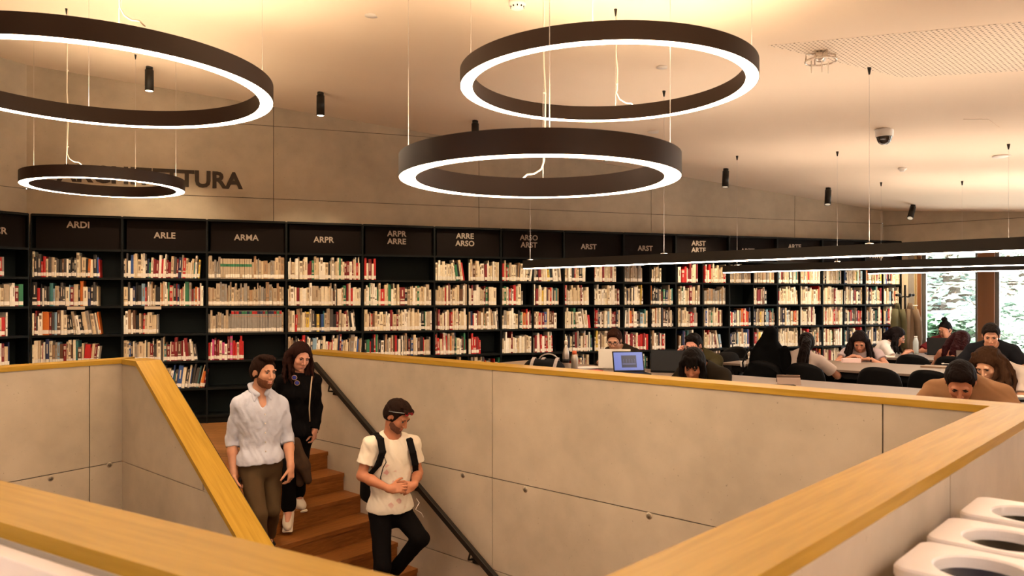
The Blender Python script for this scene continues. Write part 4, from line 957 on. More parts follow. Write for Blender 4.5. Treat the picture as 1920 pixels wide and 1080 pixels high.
tree(1820, 29, 9, 4.0, 'tall dark tree standing far behind the conifers', 'c', 4, GB, dens=1.3)
tree(1950, 30, 9, 4.2, 'tall tree far behind at the right of the window', 'c', 5, GB, dens=1.2)
tree(1700, 31, 9, 4.2, 'tall tree far behind at the left of the window', 'c', 6, GB, dens=1.2)
tree(1822, 15.2, 1.3, 1.1, 'low pale shrub under the conifers', 's', 7, GP)
tree(1742, 15.6, 1.2, .9, 'low shrub left of the first pane centre', 's', 8, GR)
tree(1905, 16, 1.6, 1.3, 'low shrub behind the man in the black tee', 's', 9, GP)
# parked pale car half hidden in the garden
P = ray(1795)[:2]*19.0; t = thing('car', 'pale car parked outside behind the woman with the bun', 'car', (*P, -.15), math.radians(-35))
cm = mat('car_paint', (.62, .64, .70), .25, metal=.2, spec=.6); cg = mat('car_glass', (.05, .07, .09), .1, spec=.7)
pf = [(-2.0, .35), (-2.05, .65), (-1.9, .85), (-1.15, .95), (-.6, 1.38), (.7, 1.42), (1.35, 1.0), (1.95, .85), (2.05, .6), (2.0, .35)]
b = MB(); MM = Matrix.Rotation(PI/2, 4, 'X'); b.prism(pf, -.8, .8, cm, MM); b.build('body', parent=t)
b = MB(); b.prism([(-1.02, .97), (-.56, 1.31), (.66, 1.35), (1.2, 1.0)], -.812, .812, cg, MM); b.build('side_windows', parent=t)
for x in (-1.25, 1.25):
    for y in (-.78, .78): b = MB(); b.lathe([(.30, -.09), (.33, -.06), (.33, .06), (.30, .09)], 24, M_BLK, Matrix.Translation((x, y, .33)) @ Matrix.Rotation(PI/2, 4, 'X')); b.build('wheel', parent=t)

# ---------------------------------------------------------------- people
class SDF:
    """ordered list of shapes blended into one closed surface"""
    def __init__(s): s.p = []
    def cone(s, a, b, ra, rb, k=.02, op='u'): s.p.append((op, 'c', np.array(a, float), np.array(b, float), ra, rb, k)); return s
    def ell(s, c, r, R=None, k=.02, op='u'): s.p.append((op, 'e', np.array(c, float), np.array(r, float), np.eye(3) if R is None else R, 0, k)); return s
    def rbox(s, c, h, R=None, rad=.01, k=.02, op='u'): s.p.append((op, 'b', np.array(c, float), np.array(h, float), np.eye(3) if R is None else R, rad, k)); return s
    def cut(s, p, n, R=.3): n = np.array(n, float); n = n/np.linalg.norm(n); s.p.append(('cut', 'p', np.array(p, float), n, R, 0, 0)); return s
    def noise(s, amp, f): s.p.append(('noise', 'n', amp, f, 0, 0, 0)); return s
    def mesh(s, vox):
        lo = np.full(3, 1e9); hi = -lo
        def bb(q):
            if q[1] == 'c': r = max(q[4], q[5]); return np.minimum(q[2], q[3])-r, np.maximum(q[2], q[3])+r
            r = q[3]; e = np.abs(q[4]) @ r if q[1] in 'eb' else r; return q[2]-e, q[2]+e
        for q in s.p:
            if q[0] == 'u': a, b = bb(q); lo = np.minimum(lo, a); hi = np.maximum(hi, b)
        lo -= 3*vox+.01; hi += 3*vox+.01; dim = np.ceil((hi-lo)/vox).astype(int)+1
        F = np.full(dim, .06, np.float32)
        ax = [lo[i]+vox*np.arange(dim[i]) for i in range(3)]
        def sl(a, b, m):
            i0 = np.clip(np.floor((a-m-lo)/vox).astype(int), 0, dim-1); i1 = np.clip(np.ceil((b+m-lo)/vox).astype(int)+1, 1, dim); return i0, i1
        for q in s.p:
            op = q[0]
            if op == 'noise':
                X = ax[0][:, None, None]; Y = ax[1][None, :, None]; Z = ax[2][None, None, :]; f = q[3]
                F += (q[2]*(np.sin(f*(X*.9+Y*.5)+2.3*np.sin(f*.37*Z+f*.21*X))*.6+np.sin(f*(.7*Z-.6*Y)+2*np.sin(f*.45*X+1.3))*.4)).astype(np.float32); continue
            if op == 'cut':
                i0, i1 = sl(q[2]-q[4], q[2]+q[4], 0)
            else:
                a, b = bb(q); i0, i1 = sl(a, b, q[6]+2*vox)
            if (i1 <= i0).any(): continue
            S = tuple(slice(i0[i], i1[i]) for i in range(3))
            P = np.stack(np.meshgrid(ax[0][S[0]], ax[1][S[1]], ax[2][S[2]], indexing='ij'), -1)
            if q[1] == 'c':
                ba = q[3]-q[2]; pa = P-q[2]; t = np.clip((pa@ba)/max(ba@ba, 1e-9), 0, 1); d = np.linalg.norm(pa-t[..., None]*ba, axis=-1)-(q[4]+(q[5]-q[4])*t)
            elif q[1] == 'e':
                l = (P-q[2])@q[4]; k0 = np.linalg.norm(l/q[3], axis=-1); k1 = np.linalg.norm(l/q[3]**2, axis=-1)+1e-9; d = k0*(k0-1)/k1
            elif q[1] == 'b':
                l = np.abs((P-q[2])@q[4])-q[3]+q[5]; d = np.linalg.norm(np.maximum(l, 0), axis=-1)+np.minimum(l.max(-1), 0)-q[5]
            else:
                d = (P-q[2])@q[3]; inside = np.linalg.norm(P-q[2], axis=-1) < q[4]; f = F[S]; F[S] = np.where(inside, np.maximum(f, d), f); continue
            f = F[S]; k = max(q[6], 1e-4)
            if op == 'u': h = np.clip(.5+.5*(f-d)/k, 0, 1); F[S] = f*(1-h)+d*h-k*h*(1-h)
            else: h = np.clip(.5-.5*(f+d)/k, 0, 1); F[S] = f*(1-h)-d*h+k*h*(1-h)
        F[0] = F[-1] = .05; F[:, 0] = F[:, -1] = .05; F[:, :, 0] = F[:, :, -1] = .05
        I = F < 0; nx, ny, nz = dim
        c = np.zeros((nx-1, ny-1, nz-1), np.uint8)
        for i in (0, 1):
            for j in (0, 1):
                for k in (0, 1): c += I[i:nx-1+i, j:ny-1+j, k:nz-1+k]
        act = np.argwhere((c > 0) & (c < 8)); idx = np.full((nx-1, ny-1, nz-1), -1, np.int64); idx[tuple(act.T)] = np.arange(len(act))
        acc = np.zeros((len(act), 3)); cnt = np.zeros(len(act))
        for axis in range(3):
            o = [a for a in range(3) if a != axis]
            for u in (0, 1):
                for v in (0, 1):
                    p0 = act.copy(); p0[:, o[0]] += u; p0[:, o[1]] += v; p1 = p0.copy(); p1[:, axis] += 1
                    f0 = F[tuple(p0.T)]; f1 = F[tuple(p1.T)]; m = (f0 < 0) != (f1 < 0); t = np.where(m, f0/np.where(m, f0-f1, 1), 0)
                    q = p0.astype(float); q[:, axis] += t; acc += q*m[:, None]; cnt += m
        V = acc/cnt[:, None]*vox+lo; faces = []
        for axis in range(3):
            o = [(axis+1) % 3, (axis+2) % 3]; sa = [slice(None)]*3; sb = [slice(None)]*3; sa[axis] = slice(0, -1); sb[axis] = slice(1, None)
            A_, B_ = I[tuple(sa)], I[tuple(sb)]; e = np.argwhere(A_ != B_)
            e = e[(e[:, o[0]] > 0) & (e[:, o[1]] > 0)]; fl_ = A_[tuple(e.T)]
            def ci(du, dv): q = e.copy(); q[:, o[0]] -= du; q[:, o[1]] -= dv; return idx[tuple(q.T)]
            qd = np.stack([ci(0, 0), ci(1, 0), ci(1, 1), ci(0, 1)], 1); qd = np.where(fl_[:, None], qd, qd[:, ::-1]); faces.append(qd)
        return V, np.concatenate(faces)
def sdf_obj(sd, vox, name, m, origin, parent=None, loc=None):
    V, Fc = sd.mesh(vox); me = bpy.data.meshes.new(name); V = V-origin
    me.vertices.add(len(V)); me.vertices.foreach_set('co', V.astype(np.float32).ravel()); me.loops.add(Fc.size); me.loops.foreach_set('vertex_index', Fc.astype(np.int32).ravel())
    me.polygons.add(len(Fc)); me.polygons.foreach_set('loop_start', np.arange(0, Fc.size, 4, dtype=np.int32)); me.polygons.foreach_set('loop_total', np.full(len(Fc), 4, np.int32))
    me.polygons.foreach_set('use_smooth', np.ones(len(Fc), bool)); me.update(calc_edges=True); me.validate(); me.materials.append(m)
    o = bpy.data.objects.new(name, me); COL.objects.link(o)
    if parent: o.parent = parent
    if loc is not None: o.location = tuple(map(float, loc))
    return o
nrm = lambda v: np.array(v, float)/max(np.linalg.norm(v), 1e-9)
def frame(f, u): f = nrm(f); u = nrm(np.array(u)-f*np.dot(u, f)); return np.stack([np.cross(f, u), f, u], 1)
def ik(a, b, l1, l2, pole):
    d = b-a; L = np.linalg.norm(d); L2 = min(L, l1+l2-.002); d = d/max(L, 1e-6); b2 = a+d*L2
    x = (l1*l1-l2*l2+L2*L2)/(2*L2); h = math.sqrt(max(l1*l1-x*x, 1e-6)); p = np.array(pole, float); p = nrm(p-d*np.dot(p, d)); return a+d*x+p*h, b2
def hand(S, wr, d, n, side, s=1.0, curl=.35, tcurl=.3, spread=1.0, point=None):
    """d: wrist->knuckles, n: direction the palm faces, side: +1 if thumb lies along cross(d,n)"""
    d = nrm(d); n = nrm(n-d*np.dot(n, d)); t = np.cross(d, n)*side; R = np.stack([t, d, n], 1)
    S.cone(wr-d*.01*s, wr+d*.03*s, .026*s, .026*s, .02)
    S.rbox(wr+d*.052*s, np.array([.040, .044, .0145])*s, R, .012*s, .012)
    for i, (o, L) in enumerate(((.030, .074), (.010, .082), (-.0105, .076), (-.030, .060))):
        p = wr+d*(.090-(.006 if i == 3 else 0))*s+t*o*s; a = 0; c = curl[i] if isinstance(curl, (list, tuple)) else curl*(1+.12*i)
        for j, (fr, r0, r1) in enumerate(((.44, .0092, .0085), (.31, .0085, .0078), (.25, .0078, .0066))):
            a += c*(1, 1.2, .8)[j]; dd = d*math.cos(a)+n*math.sin(a)+t*(o*2.2*spread*(1 if a < 1 else .4)); q = p+nrm(dd)*L*fr*s
            S.cone(p, q, r0*s, r1*s, .004 if j else .006); p = q
    p = wr+d*.028*s+t*.030*s+n*.004*s; dd = nrm(d*.65+t*.70+n*.25)
    for j, (L, r0, r1) in enumerate(((.042, .0135, .011), (.033, .0108, .0098), (.026, .0098, .008))):
        q = p+dd*L*s; S.cone(p, q, r0*s, r1*s, .008 if j == 0 else .004); p = q; dd = nrm(dd+(-t*.35+d*.35+n*.5)*tcurl)
SKIN = {}
def skinmat(k, col):
    if k not in SKIN:
        m = mat('skin_'+k, col, .5, spec=.35, var=.04, vscale=25); m.node_tree.nodes['Principled BSDF'].inputs['Subsurface Weight'].default_value = .0; SKIN[k] = m
    return SKIN[k]
def cloth(name, col, bump=.35, sc=16, **kw): return mat('cloth_'+name, col, .9, bump=bump, bscale=sc, spec=.05, **kw)
def person(J, label, floorz, skin=('mid', (.50, .25, .15)), s=1.0, hair=None, haircol=(.02, .012, .008), top=None, bottom=None, shoes=None, beard=None, vox=.008, female=False, hands=True, glasses=None, smile=False, group=None, girth=1.0):
    up = nrm(J['neck']-J['pelvis']); lat = nrm(J['shR']-J['shL']); fw = nrm(np.cross(up, lat)); lat = np.cross(fw, up); RT = np.stack([lat, fw, up], 1)
    HR = frame(J['hf'], J['hu']); hc = J['head']; hs = s*J.get('hs', 1.0)
    H = lambda x, y, z: hc+HR@(np.array([x, y, z])*hs)
    org = np.array([J['pelvis'][0], J['pelvis'][1], floorz]); T = lambda x, y, z: J['pelvis']+RT@(np.array([x, y, z])*s)
    Lt = np.linalg.norm(J['neck']-J['pelvis'])
    Tn = lambda x, y, f: J['pelvis']+up*Lt*f+lat*x*s+fw*y*s
    g = girth
    sk = skinmat(*skin)
    def torso(S, e, k=.05):
        S.ell(Tn(0, 0, -.02), np.array([.160*g+e, .115*g+e, .13+e])*s, RT, k)
        S.ell(Tn(0, .005, .36), np.array([(.125 if female else .142)*g+e, .10*g+e, .19+e])*s, RT, k)
        S.ell(Tn(0, .0, .70), np.array([(.145 if female else .168)+e, .108+e, .18+e])*s, RT, k)
        if female:
            for q in (-1, 1): S.ell(Tn(q*.07, .085, .66), np.array([.055+e, .05+e, .055+e])*s, RT, .04)
        for h in ('R', 'L'):
            sh = J['sh'+h]; S.cone(Tn(0, -.01, .90), sh, (.062+e)*s, (.047+e*.8)*s, .05); S.cone(J['neck']+up*.01, sh*.55+J['neck']*.45-up*.01, (.042+e*.8)*s, (.036+e*.8)*s, .05)
    # --- skin
    S = SDF(); torso(S, -.004)
    for h, sg in (('R', 1), ('L', -1)):
        if ('el'+h) in J:
            S.cone(J['sh'+h], J['el'+h], .047*s*(.9 if female else 1), .037*s, .03); e, w_ = J['el'+h], J['wr'+h]; S.cone(e, e+(w_-e)*.35, .038*s, .040*s*(.9 if female else 1), .02); S.cone(e+(w_-e)*.35, w_, .039*s*(.9 if female else 1), .0255*s, .02)
            if hands: hd = J.get('hd'+h, w_-e); hn = J.get('hn'+h, -lat*sg); hand(S, w_, np.array(hd, float), np.array(hn, float), J.get('ts'+h, sg), s*.95, J.get('curl'+h, .35), J.get('tcurl'+h, .3))
        if ('kn'+h) in J:
            S.cone(J['hip'+h], J['kn'+h], .078*s, .050*s, .04); S.cone(J['kn'+h], J['an'+h], .050*s, .034*s, .03); a_ = J['an'+h]; td = nrm(J.get('to'+h, fw)); S.cone(a_-td*.02*s, a_+td*.10*s-np.array([0, 0, .03])*s, .036*s, .028*s, .02)
    nb = J['neck']; S.cone(nb-up*.02, H(0, -.018, -.05), .060*s*(.85 if female else 1), .052*s*(.86 if female else 1), .03)
    S.ell(H(0, -.014, .034), np.array([.075, .094, .086])*hs, HR, .02); S.ell(H(0, .030, -.020), np.array([.062, .068, .088])*hs, HR, .03)
    S.ell(H(0, .040, -.072), np.array([.046, .050, .036])*hs, HR, .03); S.ell(H(0, .084, -.100), np.array([.018, .014, .014])*hs, HR, .02)
    for q in (-1, 1):
        S.ell(H(q*.036, .070, -.022), np.array([.022, .020, .020])*hs, HR, .02); S.ell(H(q*.030, .089, .030), np.array([.024, .010, .009])*hs, HR, .012)
        S.ell(H(q*.031, .104, .008), np.array([.017, .014, .011])*hs, HR, .010, 's')
        S.ell(H(q*.077, -.008, -.004), np.array([.009, .020, .032])*hs, HR, .008); S.ell(H(q*.087, .002, .0), np.array([.006, .010, .016])*hs, HR, .004, 's')
    S.cone(H(0, .094, .018), H(0, .118, -.026), .0075*hs, .0115*hs, .010); S.ell(H(.011, .105, -.032), np.array([.009, .010, .008])*hs, HR, .006); S.ell(H(-.011, .105, -.032), np.array([.009, .010, .008])*hs, HR, .006)
    S.ell(H(0, .091, -.064), np.array([.024, .011, .011])*hs, HR, .008)
    root = sdf_obj(S, vox, 'person', sk, org, None, org); tag(root, label, 'person', group)
    # --- face details
    dk = mat('eye_dark', (.02, .012, .01), .3); lipm = mat('lip_'+skin[0], tuple(c*q for c, q in zip(skin[1], (.78, .42, .42))), .5); browm = mat('brow_%02x%02x' % (int(haircol[0]*999) % 256, int(haircol[1]*999) % 256), haircol, .9)
    M4 = Matrix([[*HR[0], hc[0]-org[0]], [*HR[1], hc[1]-org[1]], [*HR[2], hc[2]-org[2]], [0, 0, 0, 1]]) @ Matrix.Scale(hs, 4)
    for q in (-1, 1):
        b = MB(); b.ell((q*.031, .0895, .0075), (.0115, .0060, .0048), 14, mat('eye_white', (.55, .50, .46), .3), M4); b.ell((q*.031+.001, .0935, .0068), (.0052, .0035, .0045), 12, dk, M4); b.ell((q*.031, .0925, .0118), (.0135, .0055, .0028), 12, dk, M4); b.build('eye', parent=root)
        b = MB(); b.tube([M4 @ Vector(p) for p in ((q*.014, .0995, .025), (q*.030, .0985, .0315), (q*.046, .088, .026))], [.0028*hs, .004*hs, .0022*hs], 8, browm); b.build('eyebrow', parent=root)
    b = MB(); b.tube([M4 @ Vector(p) for p in ((-.023, .092, -.062+(.004 if smile else 0)), (-.009, .1005, -.0635), (.009, .1005, -.0635), (.023, .092, -.062+(.004 if smile else 0)))], [.002*hs, .0045*hs, .0045*hs, .002*hs], 8, lipm)
    b.tube([M4 @ Vector(p) for p in ((-.020, .091, -.066), (0, .1005, -.074 if smile else -.071), (.020, .091, -.066))], [.002*hs, .005*hs, .002*hs], 8, lipm); b.build('lips', parent=root)
    if smile: b = MB(); b.ell((0, .0985, -.0675), (.017, .0045, .0042), 14, mat('teeth', (.75, .70, .62), .3), M4); b.build('teeth', parent=root)
    if beard:
        S = SDF(); e = .0035
        S.ell(H(0, .030, -.020), np.array([.062+e, .068+e, .088+e])*hs, HR, .03); S.ell(H(0, .040, -.072), np.array([.046+e*1.4, .050+e*1.3, .036+e*1.5])*hs, HR, .03); S.ell(H(0, .084, -.100), np.array([.021, .018, .018])*hs, HR, .02)
        S.cut(H(0, .02, -.026), HR@np.array([0, .30, 1.0]), .3); S.ell(H(0, .115, -.030), np.array([.034, .050, .026])*hs, HR, .012, 's'); S.ell(H(0, .110, -.068), np.array([.021, .024, .0085])*hs, HR, .006, 's')
        S.cut(H(0, -.002, 0), HR@np.array([0, -1, -.10]), .3); S.noise(.0012, 260)
        sdf_obj(S, min(vox, .005), 'beard', mat('beard_%d' % int(beard[0]*1000), beard, .95, bump=.6, bscale=120), org, root)
    if hair:
        S = SDF(); hair(S, H, HR, hs, J); S.noise(.0022, 150)
        sdf_obj(S, min(vox, .006), 'hair', mat('hair_%s' % '_'.join('%d' % int(c*1000) for c in haircol), tuple(c*.45 for c in haircol), .75, bump=1.0, bscale=70, stretch=(1, 1, .25), spec=.08), org, root)
    if glasses:
        b = MB(); gm_ = mat('glasses_%d' % int(glasses[0]*1000), glasses, .35)
        for q in (-1, 1):
            b.tube([M4 @ Vector((q*.032+.023*math.cos(a), .108, .006+.018*math.sin(a))) for a in np.linspace(0, 2*PI, 17)[:-1]], .0022*hs, 6, gm_, closed=True); b.tube([M4 @ Vector(p) for p in ((q*.055, .106, .010), (q*.078, .07, .012), (q*.082, -.01, .006))], .0022*hs, 6, gm_)
        b.tube([M4 @ Vector(p) for p in ((-.009, .109, .010), (0, .113, .013), (.009, .109, .010))], .002*hs, 6, gm_); b.build('glasses', parent=root)
    # --- clothes
    if bottom and 'knR' in J:
        S = SDF(); e = .013; S.ell(Tn(0, 0, -.02), np.array([.160*g+e, .118*g+e, .14])*s, RT, .04); S.ell(Tn(0, .0, .16), np.array([.142*g+e, .105*g+e, .12])*s, RT, .04)
        for h in ('R', 'L'):
            lo_ = bottom.get('w', .052); S.cone(J['hip'+h], J['kn'+h], (.088)*s, (.052+e)*s, .03); S.cone(J['kn'+h], J['an'+h]+np.array([0, 0, .03]), (.050+e)*s, lo_*s, .02)
        S.cut(Tn(0, 0, bottom.get('waist', .22)), up, .3)
        S.noise(.0035, 26)
        if vox < .007: S.noise(.0018, 60)
        sdf_obj(S, vox, 'trousers', bottom['m'], org, root)
        if bottom.get('belt'):
            bl = SDF(); bl.ell(Tn(0, .0, .16), np.array([.147*g+e, .110*g+e, .12])*s, RT, .04); bl.cut(Tn(0, 0, .20), up, .35); bl.cut(Tn(0, 0, .14), -up, .35); sdf_obj(bl, vox, 'belt', M_BLK, org, root)
    if top:
        S = SDF(); e = top.get('e', .015); torso(S, e); hem = top.get('hem', .0)
        if hem < .12: S.cone(Tn(0, 0, .2), Tn(0, .0, hem-.05), .10*s, .10*s, .03); S.ell(Tn(0, .012, hem+.04), np.array([.165*g+e, .135*g+e, .12])*s, RT, .05)
        S.cut(Tn(0, 0, hem), -up, .33)
        fr = top.get('sleeve', .5)
        for h in ('R', 'L'):
            if ('el'+h) not in J: continue
            a, b_, c = J['sh'+h], J['el'+h], J['wr'+h]; r0 = .050+e*.5; r1 = .048+e*(1.0 if fr < 1 else .45)
            if fr <= 1: q = a+(b_-a)*fr; S.cone(a, a+(b_-a)*min(1, fr+.12), r0*s, (r0+(r1-r0)*fr+.004)*s, .03); S.cut(q, b_-a, .10*s)
            else:
                S.cone(a, b_, r0*s, .047*s, .03); q = b_+(c-b_)*(fr-1); q2 = b_+(c-b_)*min(fr-1+.1, 1.0); S.cone(b_, q2, .051*s, .046*s, .02)
                if top.get('cuff'): S.cone(q-nrm(c-b_)*.03, q, .050*s, .051*s, .008)
                S.cut(q, c-b_, .075*s)
        if top.get('vneck'): S.ell(Tn(0, .12, .98), np.array([.045, .07, .09])*s, RT, .01, 's')
        S.ell(J['neck']+up*.035*s+fw*.012, np.array([.072, .075, .055])*s*top.get('nk', 1), RT, .012, 's')
        S.noise(top.get('wr', .004), 24)
        if vox < .007: S.noise(.0034, 62); S.noise(.0016, 130)
        tp = sdf_obj(S, vox, top.get('name', 'shirt'), top['m'], org, root)
        if top.get('collar'):
            S = SDF()
            for q in (-1, 1):
                pts = [(-.0*q, -.062, .055), (q*.055, -.025, .050), (q*.060, .030, .022), (q*.030, .075, -.005)]
                P_ = [J['neck']+RT@((np.array(p)*1.12+np.array([0, 0, .008]))*s) for p in pts]
                for i in range(3): S.cone(P_[i], P_[i+1], .019*s, .018*s, .006)
                S.cone(P_[3], P_[3]+RT@(np.array([q*.028, .012, -.045])*s), .010*s, .008*s, .006); S.cone(P_[2], P_[3]+RT@(np.array([q*.028, .010, -.040])*s), .012*s, .008*s, .006)
            sdf_obj(S, vox*.8, 'collar', top['m'], org, tp)
            b = MB()
            for i in range(6):
                c_ = Tn(0, .0, .74-.13*i)+fw*(.118+e)*s; b.ell(tuple(c_-org+fw*.012), (.006, .006, .006), 10, M_WHITEP)
            b.build('button', parent=tp)
    if shoes and 'anR' in J:
        for h in ('R', 'L'):
            a_ = J['an'+h]; td = nrm(J.get('to'+h, fw)); tu = nrm(np.array([0, 0, 1])-td*td[2]); RS = frame(td, tu); S = SDF(); c = a_-tu*.045*s
            S.ell(c+td*.05*s+tu*.005, np.array([.047, .140, .045])*s, RS, .02); S.cone(a_-tu*.02, a_+tu*.012, .045*s, .043*s, .02); S.ell(c+td*.11*s, np.array([.046, .075, .036])*s, RS, .02); S.cut(c-tu*.036*s, -tu, .3)
            sh_ = sdf_obj(S, vox, 'shoe', shoes[0], org, root)
            S = SDF(); S.rbox(c+td*.052*s-tu*.030*s, np.array([.046, .142, .012])*s, RS, .012*s, .01); sdf_obj(S, vox*.8, 'sole', shoes[1], org, sh_)
    return root
# hair shapes (head-local coordinates)
def cap_(S, H, HR, hs, e=.010, front=.062, low=-.03):
    S.ell(H(0, -.016, .036), np.array([.075+e, .094+e, .086+e])*hs, HR, .02); S.ell(H(0, -.03, -.01), np.array([.070+e, .075+e, .07+e])*hs, HR, .03)
    S.ell(H(0, .112, front-.080), np.array([.105, .078, .10])*hs, HR, .012, 's'); S.cut(H(0, -.05, low-.03), HR@np.array([0, .35, -1]), .22)
    for q in (-1, 1): S.ell(H(q*.085, .012, -.012), np.array([.020, .026, .036])*hs, HR, .008, 's')
def h_short(S, H, HR, hs, J): cap_(S, H, HR, hs)
def h_quiff(S, H, HR, hs, J):
    cap_(S, H, HR, hs, .012, .066)
    S.ell(H(0, .055, .112), np.array([.058, .042, .024])*hs, HR, .02); S.ell(H(.01, .02, .122), np.array([.06, .05, .018])*hs, HR, .02)
def h_thick(S, H, HR, hs, J): cap_(S, H, HR, hs, .011, .068); S.ell(H(0, .05, .105), np.array([.065, .05, .028])*hs, HR, .02)
def h_fringe(S, H, HR, hs, J):
    cap_(S, H, HR, hs, .011, .072)
    S.ell(H(0, .01, .108), np.array([.062, .07, .026])*hs, HR, .02)
    for x in (-.04, -.015, .012, .038): S.ell(H(x, .072, .092), np.array([.022, .026, .018])*hs, HR, .008)
def strands(S, H, hs, pts, r, n, seed, k=.012, jit=.012):
    rr_ = random.Random(seed)
    for _ in range(n):
        o = np.array([rr_.gauss(0, jit), rr_.gauss(0, jit), rr_.gauss(0, jit*.6)]); P_ = [H(*(np.array(pts[0])+o*.4)), H(*(np.array(pts[1])+o*.8))]
        r0 = H(1, 0, 0)-H(0, 0, 0); f0 = H(0, 1, 0)-H(0, 0, 0); r0[2] = 0; f0[2] = 0; r0 = nrm(r0); f0 = nrm(f0); sc_ = np.linalg.norm(H(0, 0, 1)-H(0, 0, 0))
        for i in range(2, len(pts)):
            dp = np.array(pts[i])-np.array(pts[i-1])+o*.45; P_.append(P_[-1]+sc_*(r0*dp[0]+f0*dp[1]+UPV*dp[2]))
        for i in range(len(P_)-1): S.cone(P_[i], P_[i+1], r*hs*(1-.12*i), r*hs*(1-.12*(i+1)), k)
def h_wavy(S, H, HR, hs, J):
    cap_(S, H, HR, hs, .019, .068, -.16); S.ell(H(0, .10, -.02), np.array([.064, .085, .092])*hs, HR, .01, 's')
    for q in (-1, 1):
        strands(S, H, hs, [(q*.06, .0, .08), (q*.102, -.01, .02), (q*.120, -.02, -.05), (q*.115, -.01, -.12), (q*.125, .0, -.19), (q*.105, .01, -.24)], .019, 9, 5+q, jit=.017)
        strands(S, H, hs, [(q*.05, -.05, .06), (q*.095, -.06, -.02), (q*.11, -.06, -.11), (q*.09, -.05, -.20)], .026, 7, 9+q, jit=.016)
def h_ponyback(S, H, HR, hs, J):
    cap_(S, H, HR, hs, .012, .066, -.10)
    strands(S, H, hs, [(0, -.10, .02), (-.01, -.155, -.04), (-.04, -.235, -.13), (-.06, -.25, -.24), (-.065, -.25, -.37)], .034, 11, 21, jit=.018)
def h_longdown(S, H, HR, hs, J):
    cap_(S, H, HR, hs, .018, .066, -.14); S.ell(H(0, .10, -.02), np.array([.064, .085, .092])*hs, HR, .01, 's')
    for q in (-1, 1): strands(S, H, hs, [(q*.05, .01, .07), (q*.088, -.01, .0), (q*.11, -.02, -.08), (q*.125, -.03, -.16), (q*.13, -.02, -.22)], .022, 8, 31+q, jit=.014)
    strands(S, H, hs, [(0, -.09, .03), (0, -.11, -.06), (0, -.12, -.16)], .04, 5, 33)
def h_straight(S, H, HR, hs, J):
    cap_(S, H, HR, hs, .018, .064, -.16)
    for q in (-1, 0, 1): strands(S, H, hs, [(q*.055, -.07, .06), (q*.085, -.12, -.03), (q*.09, -.19, -.11), (q*.08, -.225, -.20), (q*.07, -.23, -.30)], .036, 7, 41+q, jit=.016)
def h_bun(S, H, HR, hs, J): cap_(S, H, HR, hs, .008, .064, -.05); S.ell(H(.005, -.045, .150), np.array([.042, .040, .036])*hs, HR, .012)
def h_curly(S, H, HR, hs, J):
    cap_(S, H, HR, hs, .022, .064, -.16); S.ell(H(0, .10, -.02), np.array([.064, .085, .090])*hs, HR, .01, 's'); rr_ = random.Random(8)
    for q in (-1, 1):
        for o_ in (-.05, -.02, .01): strands(S, H, hs, [(q*.06, o_, .08), (q*.10, o_, .02), (q*.125, o_, -.05), (q*.13, o_+.01, -.12), (q*.11, o_+.03, -.19)], .024, 5, 60+q*3+int(o_*100), jit=.016)
    for i in range(60):
        a = rr_.uniform(-PI, PI); z = rr_.uniform(-.02, .11); r_ = .098-.02*(z > .07)
        if math.cos(a) > .45: continue
        S.ell(H(math.sin(a)*r_, math.cos(a)*r_-.01, z), np.array([.022]*3)*hs, HR, .010)
def h_bob(S, H, HR, hs, J):
    cap_(S, H, HR, hs, .020, .046, -.12)
    for q in (-1, 1): strands(S, H, hs, [(q*.04, .05, .09), (q*.082, .035, .03), (q*.092, .02, -.05), (q*.088, .02, -.12)], .018, 6, 51+q, jit=.008)
    for x in (-.045, -.02, .005, .03): S.cone(H(x*.7, .07, .10), H(x, .103, .040), .016*hs, .009*hs, .008)
def W3(u, v, Y): return pix(u, v, Y)
dirz = lambda az, p=0: np.array([math.sin(math.radians(az))*math.cos(math.radians(p)), math.cos(math.radians(az))*math.cos(math.radians(p)), math.sin(math.radians(p))])
UPV = np.array([0, 0, 1.])
